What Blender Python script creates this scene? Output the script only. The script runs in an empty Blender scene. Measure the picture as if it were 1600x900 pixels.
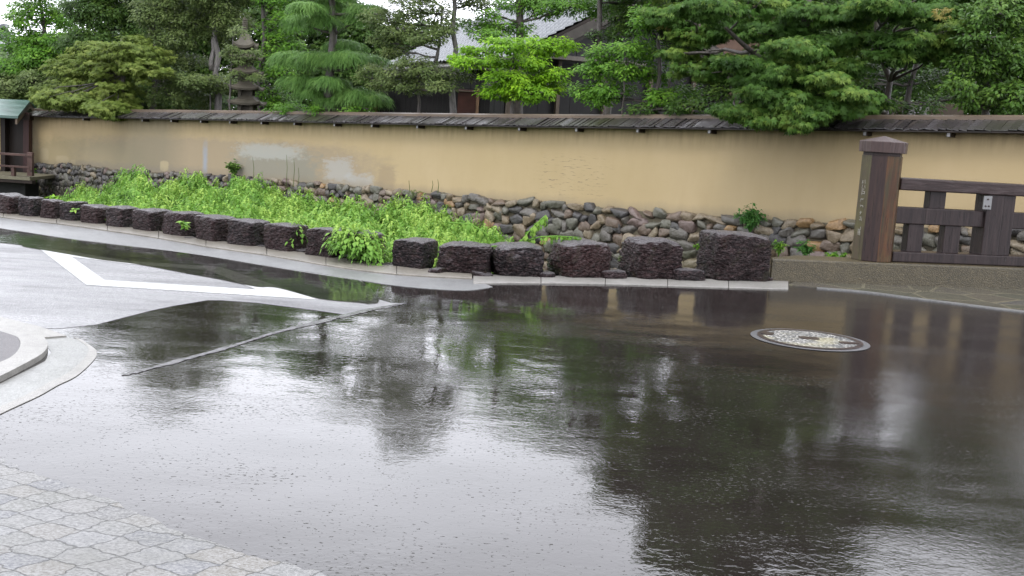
import bpy, math, random
import numpy as np
from mathutils import Vector, Matrix

random.seed(7)
rng = np.random.default_rng(11)
R = math.radians
SC = bpy.context.scene
COL = SC.collection

# ------------------------------------------------------------------ camera
CAM_H, F, PITCH, ROLL = 1.6, 1750.0, R(8.16), R(3.55)
cam_d = bpy.data.cameras.new('camera')
cam = bpy.data.objects.new('camera', cam_d)
COL.objects.link(cam)
MC = Matrix.Rotation(math.pi / 2 - PITCH, 3, 'X') @ Matrix.Rotation(ROLL, 3, 'Z')
cam.matrix_world = Matrix.Translation((0, 0, CAM_H)) @ MC.to_4x4()
cam_d.sensor_width = 36
cam_d.lens = 36 * F / 1600
cam_d.clip_end = 2000
cam_d.clip_start = 0.05
SC.camera = cam

# ------------------------------------------------------------------ sky, sun, exposure
w = bpy.data.worlds.new('World')
SC.world = w
w.use_nodes = True
nt = w.node_tree
nt.nodes.clear()
o_ = nt.nodes.new('ShaderNodeOutputWorld')
bg = nt.nodes.new('ShaderNodeBackground')
sky = nt.nodes.new('ShaderNodeTexSky')
sky.sky_type = 'NISHITA'
sky.sun_disc = False
sky.sun_elevation = R(52)
sky.sun_rotation = R(200)
sky.air_density = 1.0
sky.dust_density = 3.0
bw = nt.nodes.new('ShaderNodeRGBToBW')
nt.links.new(sky.outputs[0], bw.inputs[0])
# an overcast lid: the clear sky lights a deck of grey cloud with soft structure
tc = nt.nodes.new('ShaderNodeTexCoord')
mp = nt.nodes.new('ShaderNodeMapping')
mp.inputs['Scale'].default_value = (1, 1, 2.6)
nt.links.new(tc.outputs['Generated'], mp.inputs[0])
nz = nt.nodes.new('ShaderNodeTexNoise')
nz.inputs['Scale'].default_value = 1.6
nz.inputs['Detail'].default_value = 5
nt.links.new(mp.outputs[0], nz.inputs[0])
rmp = nt.nodes.new('ShaderNodeMapRange')
rmp.inputs[1].default_value = 0.3
rmp.inputs[2].default_value = 0.7
rmp.inputs[3].default_value = 27.5
rmp.inputs[4].default_value = 37.0
nt.links.new(nz.outputs[0], rmp.inputs[0])
mx = nt.nodes.new('ShaderNodeMix')
mx.data_type = 'FLOAT'
mx.inputs[0].default_value = 0.82
nt.links.new(bw.outputs[0], mx.inputs[2])
nt.links.new(rmp.outputs[0], mx.inputs[3])
tint = nt.nodes.new('ShaderNodeMix')
tint.data_type = 'RGBA'
tint.blend_type = 'MULTIPLY'
tint.inputs[0].default_value = 1
nt.links.new(mx.outputs[0], tint.inputs[6])
tint.inputs[7].default_value = (0.905, 0.925, 1.0, 1)
nt.links.new(tint.outputs[2], bg.inputs[0])
bg.inputs[1].default_value = 0.12
nt.links.new(bg.outputs[0], o_.inputs[0])

sd = bpy.data.lights.new('sun', 'SUN')
sd.energy = 1.4
sd.angle = R(14)
sd.color = (1.0, 0.96, 0.9)
so = bpy.data.objects.new('sun', sd)
COL.objects.link(so)
so.rotation_euler = (R(34), 0, R(-24))

SC.view_settings.view_transform = 'Standard'
SC.view_settings.look = 'None'
SC.view_settings.gamma = 1
SC.view_settings.exposure = 0.0
SC.view_settings.use_curve_mapping = False
SC.render.engine = 'CYCLES'
SC.cycles.max_bounces = 6
SC.cycles.transparent_max_bounces = 6
SC.cycles.use_denoising = True
SC.cycles.caustics_reflective = False
SC.cycles.caustics_refractive = False

# ------------------------------------------------------------------ pixel rays (1600x900 photo) to world
def ray(px, py):
    d = MC @ Vector(((px - 800) / F, -(py - 450) / F, -1))
    return d

def G(px, py, z=0.0):
    d = ray(px, py)
    t = (z - CAM_H) / d.z
    return Vector((d.x * t, d.y * t, z))

def P(px, py, Y):
    d = ray(px, py)
    t = Y / d.y
    return Vector((d.x * t, Y, CAM_H + d.z * t))

DS = 1.12   # depth of the wall and the garden behind it
def PG(px, py, Y): return P(px, py, Y * DS)

def pxm(Y):
    return F / Y

def on_plane(px, py, A, u):
    """vertical plane through A along horizontal unit u -> (distance along u, z)"""
    d = ray(px, py)
    n = Vector((-u.y, u.x, 0))
    t = (A - Vector((0, 0, CAM_H))).dot(n) / d.dot(n)
    q = Vector((0, 0, CAM_H)) + d * t
    return (q - A).dot(u), q.z

# ------------------------------------------------------------------ scene helpers
def tag(o, label=None, cat=None, group=None, kind=None):
    if label: o['label'] = label
    if cat: o['category'] = cat
    if group: o['group'] = group
    if kind: o['kind'] = kind
    return o

def empty(name, loc, label=None, cat=None, group=None, rz=0):
    o = bpy.data.objects.new(name, None)
    o.empty_display_size = 0.2
    COL.objects.link(o)
    o.location = loc
    o.rotation_euler = (0, 0, rz)
    return tag(o, label, cat, group)

def link(name, me, mat, parent=None):
    o = bpy.data.objects.new(name, me)
    COL.objects.link(o)
    if mat is not None and not me.materials:
        me.materials.append(mat)
    if parent is not None:
        o.parent = parent
        # geometry is given in world space: undo the parent's own placement
        M = Matrix.Translation(parent.location) @ Matrix.Rotation(parent.rotation_euler.z, 4, 'Z')
        o.matrix_parent_inverse = M.inverted()
    return o

class MB:
    def __init__(s):
        s.v = []; s.f = []; s.t = []
    def add(s, vs, fs, t=0.5):
        n = len(s.v)
        s.v += [tuple(v) for v in vs]
        s.f += [tuple(i + n for i in f) for f in fs]
        s.t += [t] * len(vs)
        return s
    def box(s, c, sx, sy, sz, rz=0, t=0.5, M=None, taper=1.0):
        vs = []
        for z in (-1, 1):
            k = taper if z > 0 else 1
            for x, y in ((-1, -1), (1, -1), (1, 1), (-1, 1)):
                vs.append(Vector((x * sx / 2 * k, y * sy / 2 * k, z * sz / 2)))
        Rm = M if M is not None else Matrix.Rotation(rz, 3, 'Z')
        vs = [Rm @ v + Vector(c) for v in vs]
        return s.add(vs, [(0, 3, 2, 1), (4, 5, 6, 7), (0, 1, 5, 4), (1, 2, 6, 5), (2, 3, 7, 6), (3, 0, 4, 7)], t)
    def prism(s, poly, z0, z1, t=0.5):
        n = len(poly)
        vs = [(p[0], p[1], z0) for p in poly] + [(p[0], p[1], z1) for p in poly]
        fs = [tuple(range(n - 1, -1, -1)), tuple(range(n, 2 * n))]
        fs += [(i, (i + 1) % n, n + (i + 1) % n, n + i) for i in range(n)]
        return s.add(vs, fs, t)
    def tube(s, pts, rad, n=7, t=0.5, jitter=0.0):
        pts = [Vector(p) for p in pts]
        k = len(pts)
        vs = []
        for i, p in enumerate(pts):
            d = (pts[min(i + 1, k - 1)] - pts[max(i - 1, 0)])
            if d.length < 1e-6: d = Vector((0, 0, 1))
            d.normalize()
            a = d.cross(Vector((0.31, 0.95, 0.05)))
            if a.length < 1e-3: a = d.cross(Vector((1, 0, 0)))
            a.normalize(); b = d.cross(a)
            for j in range(n):
                th = 2 * math.pi * j / n
                r = rad[i] * (1 + random.uniform(-jitter, jitter))
                vs.append(p + a * math.cos(th) * r + b * math.sin(th) * r)
        fs = [(i * n + j, i * n + (j + 1) % n, (i + 1) * n + (j + 1) % n, (i + 1) * n + j) for i in range(k - 1) for j in range(n)]
        fs += [tuple(range(n - 1, -1, -1)), tuple(range((k - 1) * n, k * n))]
        return s.add(vs, fs, t)
    def mesh(s, name, smooth=False):
        me = bpy.data.meshes.new(name)
        me.from_pydata(s.v, [], s.f)
        a = me.attributes.new('tint', 'FLOAT', 'POINT')
        a.data.foreach_set('value', np.array(s.t, dtype=np.float32))
        if smooth:
            me.polygons.foreach_set('use_smooth', [True] * len(me.polygons))
        me.update()
        return me
    def build(s, name, mat, parent=None, smooth=False, bevel=0.0, seg=2):
        o = link(name, s.mesh(name, smooth), mat, parent)
        if bevel:
            m = o.modifiers.new('b', 'BEVEL'); m.width = bevel; m.segments = seg; m.limit_method = 'ANGLE'
        return o

def grid_mesh(name, V, Fc, tintv=None, smooth=False):
    """V (n,3) array, Fc (m,4) array"""
    me = bpy.data.meshes.new(name)
    n, m = len(V), len(Fc)
    k = Fc.shape[1]
    me.vertices.add(n); me.vertices.foreach_set('co', V.astype(np.float32).ravel())
    me.loops.add(m * k); me.loops.foreach_set('vertex_index', Fc.astype(np.int32).ravel())
    me.polygons.add(m)
    me.polygons.foreach_set('loop_start', np.arange(0, m * k, k, dtype=np.int32))
    if smooth: me.polygons.foreach_set('use_smooth', np.ones(m, dtype=bool))
    me.update(calc_edges=True)
    if tintv is not None:
        a = me.attributes.new('tint', 'FLOAT', 'POINT')
        a.data.foreach_set('value', tintv.astype(np.float32))
    return me

# ------------------------------------------------------------------ node material helper
class NM:
    def __init__(s, name):
        s.m = bpy.data.materials.new(name); s.m.use_nodes = True
        s.t = s.m.node_tree; s.t.nodes.clear()
        s.out = s.t.nodes.new('ShaderNodeOutputMaterial')
    def n(s, typ, **kw):
        nd = s.t.nodes.new('ShaderNode' + typ)
        for k, v in kw.items(): setattr(nd, k, v)
        return nd
    def set(s, sock, v):
        if hasattr(v, 'is_output') or isinstance(v, bpy.types.NodeSocket): s.t.links.new(v, sock)
        elif v is not None:
            if isinstance(v, tuple) and len(v) == 3 and sock.type == 'RGBA': v = v + (1,)
            sock.default_value = v
    def coord(s, kind='Object', scale=(1, 1, 1), rot=(0, 0, 0), loc=(0, 0, 0)):
        t = s.n('TexCoord'); mp = s.n('Mapping')
        s.t.links.new(t.outputs[kind], mp.inputs[0])
        mp.inputs['Scale'].default_value = scale; mp.inputs['Rotation'].default_value = rot; mp.inputs['Location'].default_value = loc
        return mp.outputs[0]
    def noise(s, co, scale, detail=3, rough=0.55, dist=0.0):
        n = s.n('TexNoise'); s.set(n.inputs['Vector'], co)
        n.inputs['Scale'].default_value = scale; n.inputs['Detail'].default_value = detail
        n.inputs['Roughness'].default_value = rough; n.inputs['Distortion'].default_value = dist
        return n.outputs[0]
    def vor(s, co, scale, feature='F1', rnd=1.0, out=0):
        n = s.n('TexVoronoi', feature=feature); s.set(n.inputs['Vector'], co)
        n.inputs['Scale'].default_value = scale; n.inputs['Randomness'].default_value = rnd
        return n.outputs[out]
    def ramp(s, f, stops, interp='LINEAR'):
        r = s.n('ValToRGB'); s.set(r.inputs[0], f); cr = r.color_ramp; cr.interpolation = interp
        while len(cr.elements) < len(stops): cr.elements.new(0.5)
        for e, (p, c) in zip(cr.elements, stops):
            e.position = p
            e.color = (c, c, c, 1) if isinstance(c, (int, float)) else tuple(c) + (1,)
        return r.outputs[0]
    def mr(s, f, a, b, c=0.0, d=1.0, smooth=False):
        r = s.n('MapRange'); s.set(r.inputs[0], f)
        if smooth: r.interpolation_type = 'SMOOTHSTEP'
        for i, v in enumerate((a, b, c, d)): s.set(r.inputs[i + 1], v)
        return r.outputs[0]
    def math(s, op, a, b=0.0, c=None, clamp=False):
        r = s.n('Math', operation=op); r.use_clamp = clamp
        s.set(r.inputs[0], a); s.set(r.inputs[1], b)
        if c is not None: s.set(r.inputs[2], c)
        return r.outputs[0]
    def mix(s, f, a, b, mode='MIX'):
        r = s.n('Mix', data_type='RGBA', blend_type=mode)
        s.set(r.inputs[0], f); s.set(r.inputs[6], a); s.set(r.inputs[7], b)
        return r.outputs[2]
    def attr(s, name='tint'):
        a = s.n('Attribute', attribute_name=name); return a.outputs['Fac']
    def bump(s, h, strength=1.0, dist=0.01, normal=None):
        b = s.n('Bump'); s.set(b.inputs['Height'], h); b.inputs['Strength'].default_value = strength; b.inputs['Distance'].default_value = dist
        if normal is not None: s.set(b.inputs['Normal'], normal)
        return b.outputs[0]
    def princ(s, col, rough=0.5, normal=None, ior=1.45, spec=0.5, metal=0.0, coat=0.0, coat_rough=0.05, coat_n=None):
        p = s.n('BsdfPrincipled')
        s.set(p.inputs['Base Color'], col); s.set(p.inputs['Roughness'], rough)
        if normal is not None: s.set(p.inputs['Normal'], normal)
        p.inputs['IOR'].default_value = ior; s.set(p.inputs['Specular IOR Level'], spec); s.set(p.inputs['Metallic'], metal)
        s.set(p.inputs['Coat Weight'], coat); s.set(p.inputs['Coat Roughness'], coat_rough); p.inputs['Coat IOR'].default_value = 1.33
        if coat_n is not None: s.set(p.inputs['Coat Normal'], coat_n)
        return p.outputs[0]
    def done(s, sh):
        s.t.links.new(sh, s.out.inputs[0]); return s.m

def leaf_mat(name, c_dark, c_mid, c_light, rough=0.42, trans=0.35, patch=2.2):
    m = NM(name)
    co = m.coord()
    t = m.attr()
    big = m.noise(co, patch, 2)
    f = m.math('ADD', m.math('MULTIPLY', t, 0.62), m.math('MULTIPLY', m.mr(big, 0.3, 0.7), 0.38))
    col = m.ramp(f, [(0.0, c_dark), (0.5, c_mid), (1.0, c_light)])
    p = m.princ(col, rough, ior=1.4, spec=0.22)
    tr = m.n('BsdfTranslucent'); m.set(tr.inputs[0], col)
    mxs = m.n('MixShader'); mxs.inputs[0].default_value = trans
    m.t.links.new(p, mxs.inputs[1]); m.t.links.new(tr.outputs[0], mxs.inputs[2])
    return m.done(mxs.outputs[0])

def simple(name, col, rough=0.6, bscale=40, bstr=0.4, bdist=0.004, var=0.25, vscale=6, stretch=(1, 1, 1), coat=0.0):
    m = NM(name)
    co = m.coord(scale=stretch)
    n1 = m.noise(co, vscale, 4)
    n2 = m.noise(co, bscale, 4)
    k = m.math('MULTIPLY_ADD', m.mr(n1, 0.25, 0.75), 2 * var, 1 - var)
    c = m.mix(1.0, col, k, 'MULTIPLY')
    return m.done(m.princ(c, rough, m.bump(n2, bstr, bdist), coat=coat, spec=0.3))

# ================================================================== materials: ground
def road_dark():
    m = NM('wet_dark_asphalt')
    co = m.coord()
    rip = m.noise(m.coord(scale=(1, 1.15, 1), rot=(0, 0, 0.3)), 24, 2, 0.55, 0.8)
    fine = m.noise(co, 55, 2, 0.5)
    und = m.noise(co, 0.9, 2, 0.5)
    und2 = m.noise(co, 3.1, 2, 0.5)
    # how deep the film is: smooth pools against grain that pokes through
    dry = m.mr(m.noise(m.coord(scale=(0.45, 1.3, 1), rot=(0, 0, R(-14))), 1.15, 4, 0.6), 0.47, 0.62)
    dn = m.noise(m.coord(scale=(0.65, 1.0, 1)), 62, 3, 0.6)
    patch = m.mr(m.noise(co, 2.3, 3, 0.6), 0.3, 0.7, 0.03, -0.03)
    drop = m.mr(dn, m.math('ADD', m.mr(dry, 0, 1, 0.655, 0.60), patch), 0.74, 0, 1)
    sx = m.n('SeparateXYZ'); m.set(sx.inputs[0], co)
    crown = m.mr(m.math('ADD', sx.outputs[0], m.math('MULTIPLY', m.noise(co, 0.8, 4, 0.6), 1.6)), 1.6, 4.2, 0, 1, True)   # the road rises to the bridge and drains there
    h = m.math('MULTIPLY', und, 0.0085)
    h = m.math('ADD', h, m.math('MULTIPLY', und2, 0.0012))
    h = m.math('ADD', h, m.math('MULTIPLY', rip, m.mr(dry, 0, 1, 0.00035, 0.0010)))
    h = m.math('ADD', h, m.math('MULTIPLY', fine, m.mr(dry, 0, 1, 0.00006, 0.00022)))
    h = m.math('ADD', h, m.math('MULTIPLY', drop, 0.0017))
    h = m.math('ADD', h, m.math('MULTIPLY', m.math('MULTIPLY', m.noise(co, 85, 2, 0.6), crown), 0.0006))
    nrm = m.bump(h, 1.0, 1.0)
    c = m.mix(m.mr(m.noise(co, 0.6, 4), 0.35, 0.7), (0.0115, 0.0092, 0.0084), (0.0175, 0.0142, 0.0130))
    c = m.mix(m.mr(m.vor(co, 130), 0.0, 0.3, 0.35, 0), c, (0.03, 0.026, 0.024))
    rough = m.math('ADD', m.mr(dry, 0, 1, 0.025, 0.085), m.math('MULTIPLY', crown, 0.07))
    return m.done(m.princ(c, rough, nrm, ior=1.43, spec=m.mr(crown, 0, 1, 0.5, 0.34)))

def road_light():
    m = NM('wet_coarse_grey_asphalt')
    co = m.coord()
    v = m.vor(co, 70)
    n = m.noise(co, 160, 2)
    big = m.noise(m.coord(scale=(0.5, 1.4, 1)), 0.9, 4, 0.6)
    c = m.mix(m.mr(v, 0.1, 0.6), (0.20, 0.197, 0.20), (0.07, 0.068, 0.072))
    c = m.mix(m.mr(big, 0.35, 0.65), c, (0.24, 0.238, 0.243))
    c = m.mix(m.mr(m.noise(co, 26, 4, 0.75), 0.42, 0.62, 0, 0.5), c, (0.06, 0.058, 0.062))
    c = m.mix(m.mr(m.noise(m.coord(scale=(0.6, 1.6, 1)), 1.9, 5, 0.65), 0.55, 0.7, 0, 0.65), c, (0.045, 0.043, 0.045))
    h = m.math('ADD', m.math('MULTIPLY', v, -0.004), m.math('MULTIPLY', n, 0.001))
    h = m.math('ADD', h, m.math('MULTIPLY', big, 0.004))
    return m.done(m.princ(c, m.mr(big, 0.35, 0.65, 0.42, 0.25), m.bump(h, 0.8, 1.0), ior=1.36, spec=0.5))

def concrete(name, a, b, grain=90, rough=0.45, bump=0.0015, speck=None):
    m = NM(name)
    co = m.coord()
    v = m.vor(co, grain)
    big = m.noise(co, 1.4, 5, 0.6)
    c = m.mix(m.mr(big, 0.3, 0.7), a, b)
    c = m.mix(m.mr(m.noise(co, 7, 5, 0.7), 0.42, 0.72, 0, 0.55), c, tuple(x * 0.5 for x in a))
    c = m.mix(m.mr(m.noise(co, 26, 4, 0.7), 0.45, 0.7, 0, 0.4), c, tuple(min(1, x * 1.35) for x in b))
    if speck: c = m.mix(m.mr(v, 0.05, 0.45, 0.9, 0.0), c, speck)
    c = m.mix(m.mr(m.noise(co, grain * 0.6, 2), 0.5, 0.75, 0, 0.5), c, tuple(x * 0.45 for x in a))
    h = m.math('ADD', m.math('MULTIPLY', v, -bump), m.math('MULTIPLY', m.noise(co, grain * 1.7, 3), bump))
    return m.done(m.princ(c, rough, m.bump(h, 0.9, 1.0)))

def paver_mat():
    m = NM('wavy_interlocking_paving')
    co = m.coord(scale=(0.85, 1.1, 1), rot=(0, 0, R(28)))
    wob = m.n('TexNoise'); m.set(wob.inputs['Vector'], co); wob.inputs['Scale'].default_value = 24; wob.inputs['Detail'].default_value = 1.0
    off = m.n('VectorMath', operation='SUBTRACT'); m.set(off.inputs[0], wob.outputs['Color']); off.inputs[1].default_value = (0.5, 0.5, 0.5)
    sc = m.n('VectorMath', operation='SCALE'); m.set(sc.inputs[0], off.outputs[0]); sc.inputs['Scale'].default_value = 0.04
    ad = m.n('VectorMath', operation='ADD'); m.set(ad.inputs[0], co); m.set(ad.inputs[1], sc.outputs[0])
    v = m.n('TexVoronoi', feature='DISTANCE_TO_EDGE', voronoi_dimensions='2D'); m.set(v.inputs['Vector'], ad.outputs[0]); v.inputs['Scale'].default_value = 7.2; v.inputs['Randomness'].default_value = 0.3
    v2 = m.n('TexVoronoi', feature='F1', voronoi_dimensions='2D'); m.set(v2.inputs['Vector'], ad.outputs[0]); v2.inputs['Scale'].default_value = 7.2; v2.inputs['Randomness'].default_value = 0.3
    joint = m.mr(v.outputs[0], 0.002, 0.036, 0.25, 1, True)
    sep = m.n('SeparateColor'); m.set(sep.inputs[0], v2.outputs['Color'])
    c = m.ramp(sep.outputs[0], [(0, (0.0936, 0.0936, 0.0846)), (0.35, (0.1114, 0.1114, 0.1114)), (0.6, (0.1114, 0.1025, 0.0873)), (0.8, (0.0757, 0.0784, 0.0891)), (1, (0.1337, 0.1337, 0.1319))])
    g = m.noise(co, 95, 3, 0.6)
    stain = m.noise(co, 2.2, 4, 0.6)
    c = m.mix(m.mr(g, 0.40, 0.66, 0, .9), c, (0.1960, 0.1933, 0.1898))
    c = m.mix(m.mr(g, 0.25, 0.42, 0.6, 0), c, (0.0312, 0.0302, 0.0285))
    c = m.mix(m.mr(stain, 0.5, 0.75, 0, 0.5), c, (0.0891, 0.0873, 0.0713))
    c = m.mix(joint, (0.0401, 0.0401, 0.0392), c)
    h = m.math('ADD', m.math('MULTIPLY', joint, 0.0035), m.math('MULTIPLY', m.noise(co, 110, 3, 0.6), 0.0016))
    h = m.math('ADD', h, m.math('MULTIPLY', m.noise(co, 16, 2), 0.003))
    return m.done(m.princ(c, 0.4, m.bump(h, 0.9, 1.0), ior=1.36, spec=0.4))

def flag_mat():
    m = NM('wet_crazy_paving')
    co = m.coord()
    v = m.n('TexVoronoi', feature='DISTANCE_TO_EDGE', voronoi_dimensions='2D'); m.set(v.inputs['Vector'], co); v.inputs['Scale'].default_value = 1.9
    v2 = m.n('TexVoronoi', feature='F1', voronoi_dimensions='2D'); m.set(v2.inputs['Vector'], co); v2.inputs['Scale'].default_value = 1.9
    j = m.mr(v.outputs[0], 0.02, 0.05, 0, 1)
    sep = m.n('SeparateColor'); m.set(sep.inputs[0], v2.outputs['Color'])
    c = m.ramp(sep.outputs[0], [(0, (0.035, 0.04, 0.03)), (0.5, (0.06, 0.052, 0.04)), (1, (0.045, 0.045, 0.05))])
    c = m.mix(m.mr(m.noise(co, 14, 3), 0.4, 0.7, 0, .6), c, (0.09, 0.085, 0.06))
    c = m.mix(j, (0.12, 0.11, 0.075), c)
    h = m.math('ADD', m.math('MULTIPLY', j, 0.004), m.math('MULTIPLY', m.noise(co, 40, 3), 0.001))
    return m.done(m.princ(c, 0.16, m.bump(h, 0.8, 1.0), ior=1.33))

def water_mat():
    m = NM('rain_puddle_water')
    co = m.coord(scale=(1, 1.4, 1))
    h = m.math('ADD', m.math('MULTIPLY', m.noise(co, 11, 2), 0.0006), m.math('MULTIPLY', m.noise(co, 1.2, 2), 0.006))
    nrm = m.bump(h, 1.0, 1.0)
    fr = m.n('Fresnel'); fr.inputs[0].default_value = 1.33; m.set(fr.inputs['Normal'], nrm)
    gl = m.n('BsdfGlossy'); gl.inputs['Roughness'].default_value = 0.05; m.set(gl.inputs['Normal'], nrm)
    tr = m.n('BsdfTransparent'); tr.inputs[0].default_value = (0.5, 0.49, 0.47, 1)
    mxs = m.n('MixShader'); m.set(mxs.inputs[0], fr.outputs[0])
    m.t.links.new(tr.outputs[0], mxs.inputs[1]); m.t.links.new(gl.outputs[0], mxs.inputs[2])
    return m.done(mxs.outputs[0])

M = {}
M['road'] = road_dark()
M['road_light'] = road_light()
M['paver'] = paver_mat()
M['flag'] = flag_mat()
M['water'] = water_mat()
M['kerb'] = concrete('pale_granite_kerb', (0.1728, 0.1664, 0.1504), (0.2304, 0.2208, 0.2048), 120, 0.35, speck=(0.1920, 0.1792, 0.1664))
M['apron'] = concrete('wet_concrete_apron', (0.0975, 0.0975, 0.0975), (0.1425, 0.1425, 0.1425), 90, 0.32, speck=(0.1950, 0.1950, 0.1875))
M['gutter'] = concrete('wet_gutter_blocks', (0.1211, 0.1211, 0.1084), (0.1785, 0.1785, 0.1721), 60, 0.28)
M['side_asphalt'] = concrete('pinkish_side_asphalt', (0.0562, 0.0510, 0.0540), (0.0825, 0.0750, 0.0750), 110, 0.45, 0.003, speck=(0.1500, 0.1387, 0.1387))
M['aggregate'] = concrete('exposed_brown_aggregate', (0.0279, 0.0223, 0.0112), (0.0527, 0.0422, 0.0223), 75, 0.35, 0.004, speck=(0.1612, 0.1302, 0.0744))
def paint_mat():
    m = NM('worn_white_road_paint')
    co = m.coord()
    wear = m.math('MULTIPLY', m.mr(m.noise(co, 38, 4, 0.7), 0.45, 0.6), m.mr(m.noise(co, 2.2, 4, 0.6), 0.35, 0.65, 0.25, 0.9))
    c = m.mix(wear, (0.36, 0.365, 0.36), (0.16, 0.158, 0.162))
    return m.done(m.princ(c, 0.35, m.bump(m.noise(co, 120, 3), 0.6, 0.001)))
M['line'] = paint_mat()
M['mud'] = simple('dark_wet_soil', (0.03, 0.026, 0.018), 0.7, 12, 0.8, 0.03)
M['garden_soil'] = simple('mossy_garden_soil', (0.035, 0.045, 0.018), 0.8, 8, 0.8, 0.04)

def rock_mat():
    m = NM('rough_wet_lava_rock')
    co = m.coord()
    cz = m.coord(scale=(1, 1, 1.9))
    n1 = m.noise(cz, 9, 6, 0.68, 0.5)
    n2 = m.noise(cz, 30, 5, 0.72, 0.3)
    info = m.n('ObjectInfo')
    base = m.ramp(info.outputs['Random'], [(0, (0.0130, 0.0080, 0.0086)), (0.35, (0.0240, 0.0115, 0.0115)), (0.7, (0.0115, 0.0092, 0.0104)), (1, (0.0290, 0.0125, 0.0115))])
    vf = m.vor(cz, 15, 'F1')
    vf2 = m.vor(cz, 38, 'F1')
    c = m.mix(m.mr(n1, 0.50, 0.70), base, (0.048, 0.0265, 0.0265))
    c = m.mix(m.math('MULTIPLY', m.mr(n2, 0.53, 0.62), 0.75), c, (0.105, 0.076, 0.078))  # pale facet highlights painted into the rock colour
    c = m.mix(m.mr(n2, 0.38, 0.47, 0.85, 0), c, (0.004, 0.0033, 0.0035))  # shade of the pits painted near-black where the bump dips
    c = m.mix(m.mr(m.noise(co, 3, 3), 0.52, 0.70, 0, 0.6), c, (0.034, 0.0135, 0.0115))
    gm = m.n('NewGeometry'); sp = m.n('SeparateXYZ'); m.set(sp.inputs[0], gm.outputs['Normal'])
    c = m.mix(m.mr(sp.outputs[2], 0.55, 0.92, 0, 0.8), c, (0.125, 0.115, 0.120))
    c = m.mix(m.math('MULTIPLY', m.mr(m.noise(co, 6, 3), 0.55, 0.68), 0.4), c, (0.022, 0.027, 0.010))
    h = m.math('ADD', m.math('MULTIPLY', n1, 0.06), m.math('MULTIPLY', n2, 0.045))
    h = m.math('ADD', h, m.math('ADD', m.math('MULTIPLY', vf, -0.05), m.math('MULTIPLY', vf2, -0.03)))
    return m.done(m.princ(c, 0.28, m.bump(h, 1.0, 1.0), ior=1.4, spec=0.3))
M['rock'] = rock_mat()

def stone_mat():
    m = NM('river_stone_masonry')
    co = m.coord()
    t = m.attr()
    c = m.ramp(t, [(0.0, (0.0568, 0.0540, 0.0552)), (0.18, (0.1070, 0.0992, 0.0896)), (0.34, (0.1333, 0.0997, 0.0776)), (0.48, (0.1774, 0.1409, 0.0950)),
                   (0.60, (0.1212, 0.1193, 0.0981)), (0.72, (0.1529, 0.1145, 0.1058)), (0.84, (0.2061, 0.1707, 0.1211)), (0.93, (0.2606, 0.1664, 0.0800)), (1.0, (0.4575, 0.4104, 0.3276))], 'CONSTANT')
    n = m.noise(co, 17, 5, 0.65)
    c = m.mix(m.mr(n, 0.3, 0.7), m.mix(1.0, c, (0.5102, 0.4727, 0.4129), 'MULTIPLY'), c)
    moss = m.math('MULTIPLY', m.mr(m.noise(co, 1.3, 5, 0.65), 0.48, 0.6), m.attr('moss'))
    c = m.mix(moss, c, (0.0401, 0.0440, 0.0119))
    h = m.math('MULTIPLY', n, 0.02)
    return m.done(m.princ(c, 0.42, m.bump(h, 1.0, 1.0)))
M['stone'] = stone_mat()
M['mortar'] = simple('dark_joint_mortar', (0.085, 0.072, 0.048), 0.7, 30, 0.6, 0.01)
M['mortar_pale'] = simple('sandy_joint_mortar', (0.30, 0.25, 0.16), 0.7, 30, 0.6, 0.01)

# ================================================================== the wall line (plan + heights)
def interp(x, tab):
    xs = [a for a, b in tab]; ys = [b for a, b in tab]
    return float(np.interp(x, xs, ys))
cf = np.polyfit([50, 480, 800, 1200, 1600], [.034, .0437, .053, .0640, .0725], 2)
def wallY(px): return DS / float(np.polyval(cf, px))
EAVE = [(-100, 184.5), (50, 185.5), (200, 187), (400, 191), (600, 195.5), (800, 199.5), (1000, 201.5), (1200, 203.2), (1400, 205), (1600, 207), (1760, 208)]
BASE = [(-100, 252), (50, 255.5), (140, 258), (165, 264), (200, 268), (300, 271), (400, 279), (500, 285), (560, 291), (700, 303), (800, 312), (900, 319), (1000, 328), (1100, 335),
        (1200, 341), (1330, 348), (1400, 352), (1500, 355), (1600, 358), (1760, 362)]
wx = np.arange(48, 1761, 8.0)
wp = []   # plan points and heights along the wall face
for x in wx:
    Y = wallY(x)
    a = P(x, interp(x, EAVE) - 3, Y - 0.25)   # eave tip overhangs the face
    b = P(x, interp(x, BASE), Y)
    wp.append((b.x, Y, a.z, b.z))
wp = np.array(wp)
# smooth heights
def sm(a, k=9):
    p = np.pad(a, k, mode='edge'); return np.convolve(p, np.ones(2 * k + 1) / (2 * k + 1), 'valid')
wp[:, 2] = sm(wp[:, 2]); wp[:, 3] = sm(wp[:, 3], 3)
T = np.gradient(wp[:, :2], axis=0); T /= np.linalg.norm(T, axis=1)[:, None]
N_ = np.stack([T[:, 1], -T[:, 0]], 1)   # towards the road
if N_[100, 1] > 0: N_ = -N_
S = np.concatenate([[0], np.cumsum(np.linalg.norm(np.diff(wp[:, :2], axis=0), axis=1))])
def wat(s):
    """wall frame at arc length s: x, y, eave z, base z, nx, ny, tx, ty"""
    r = [float(np.interp(s, S, wp[:, i])) for i in range(4)]
    return r + [float(np.interp(s, S, N_[:, 0])), float(np.interp(s, S, N_[:, 1])), float(np.interp(s, S, T[:, 0])), float(np.interp(s, S, T[:, 1]))]
def s_of_px(px): return float(np.interp(px, wx, S))
LW = S[-1]

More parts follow.
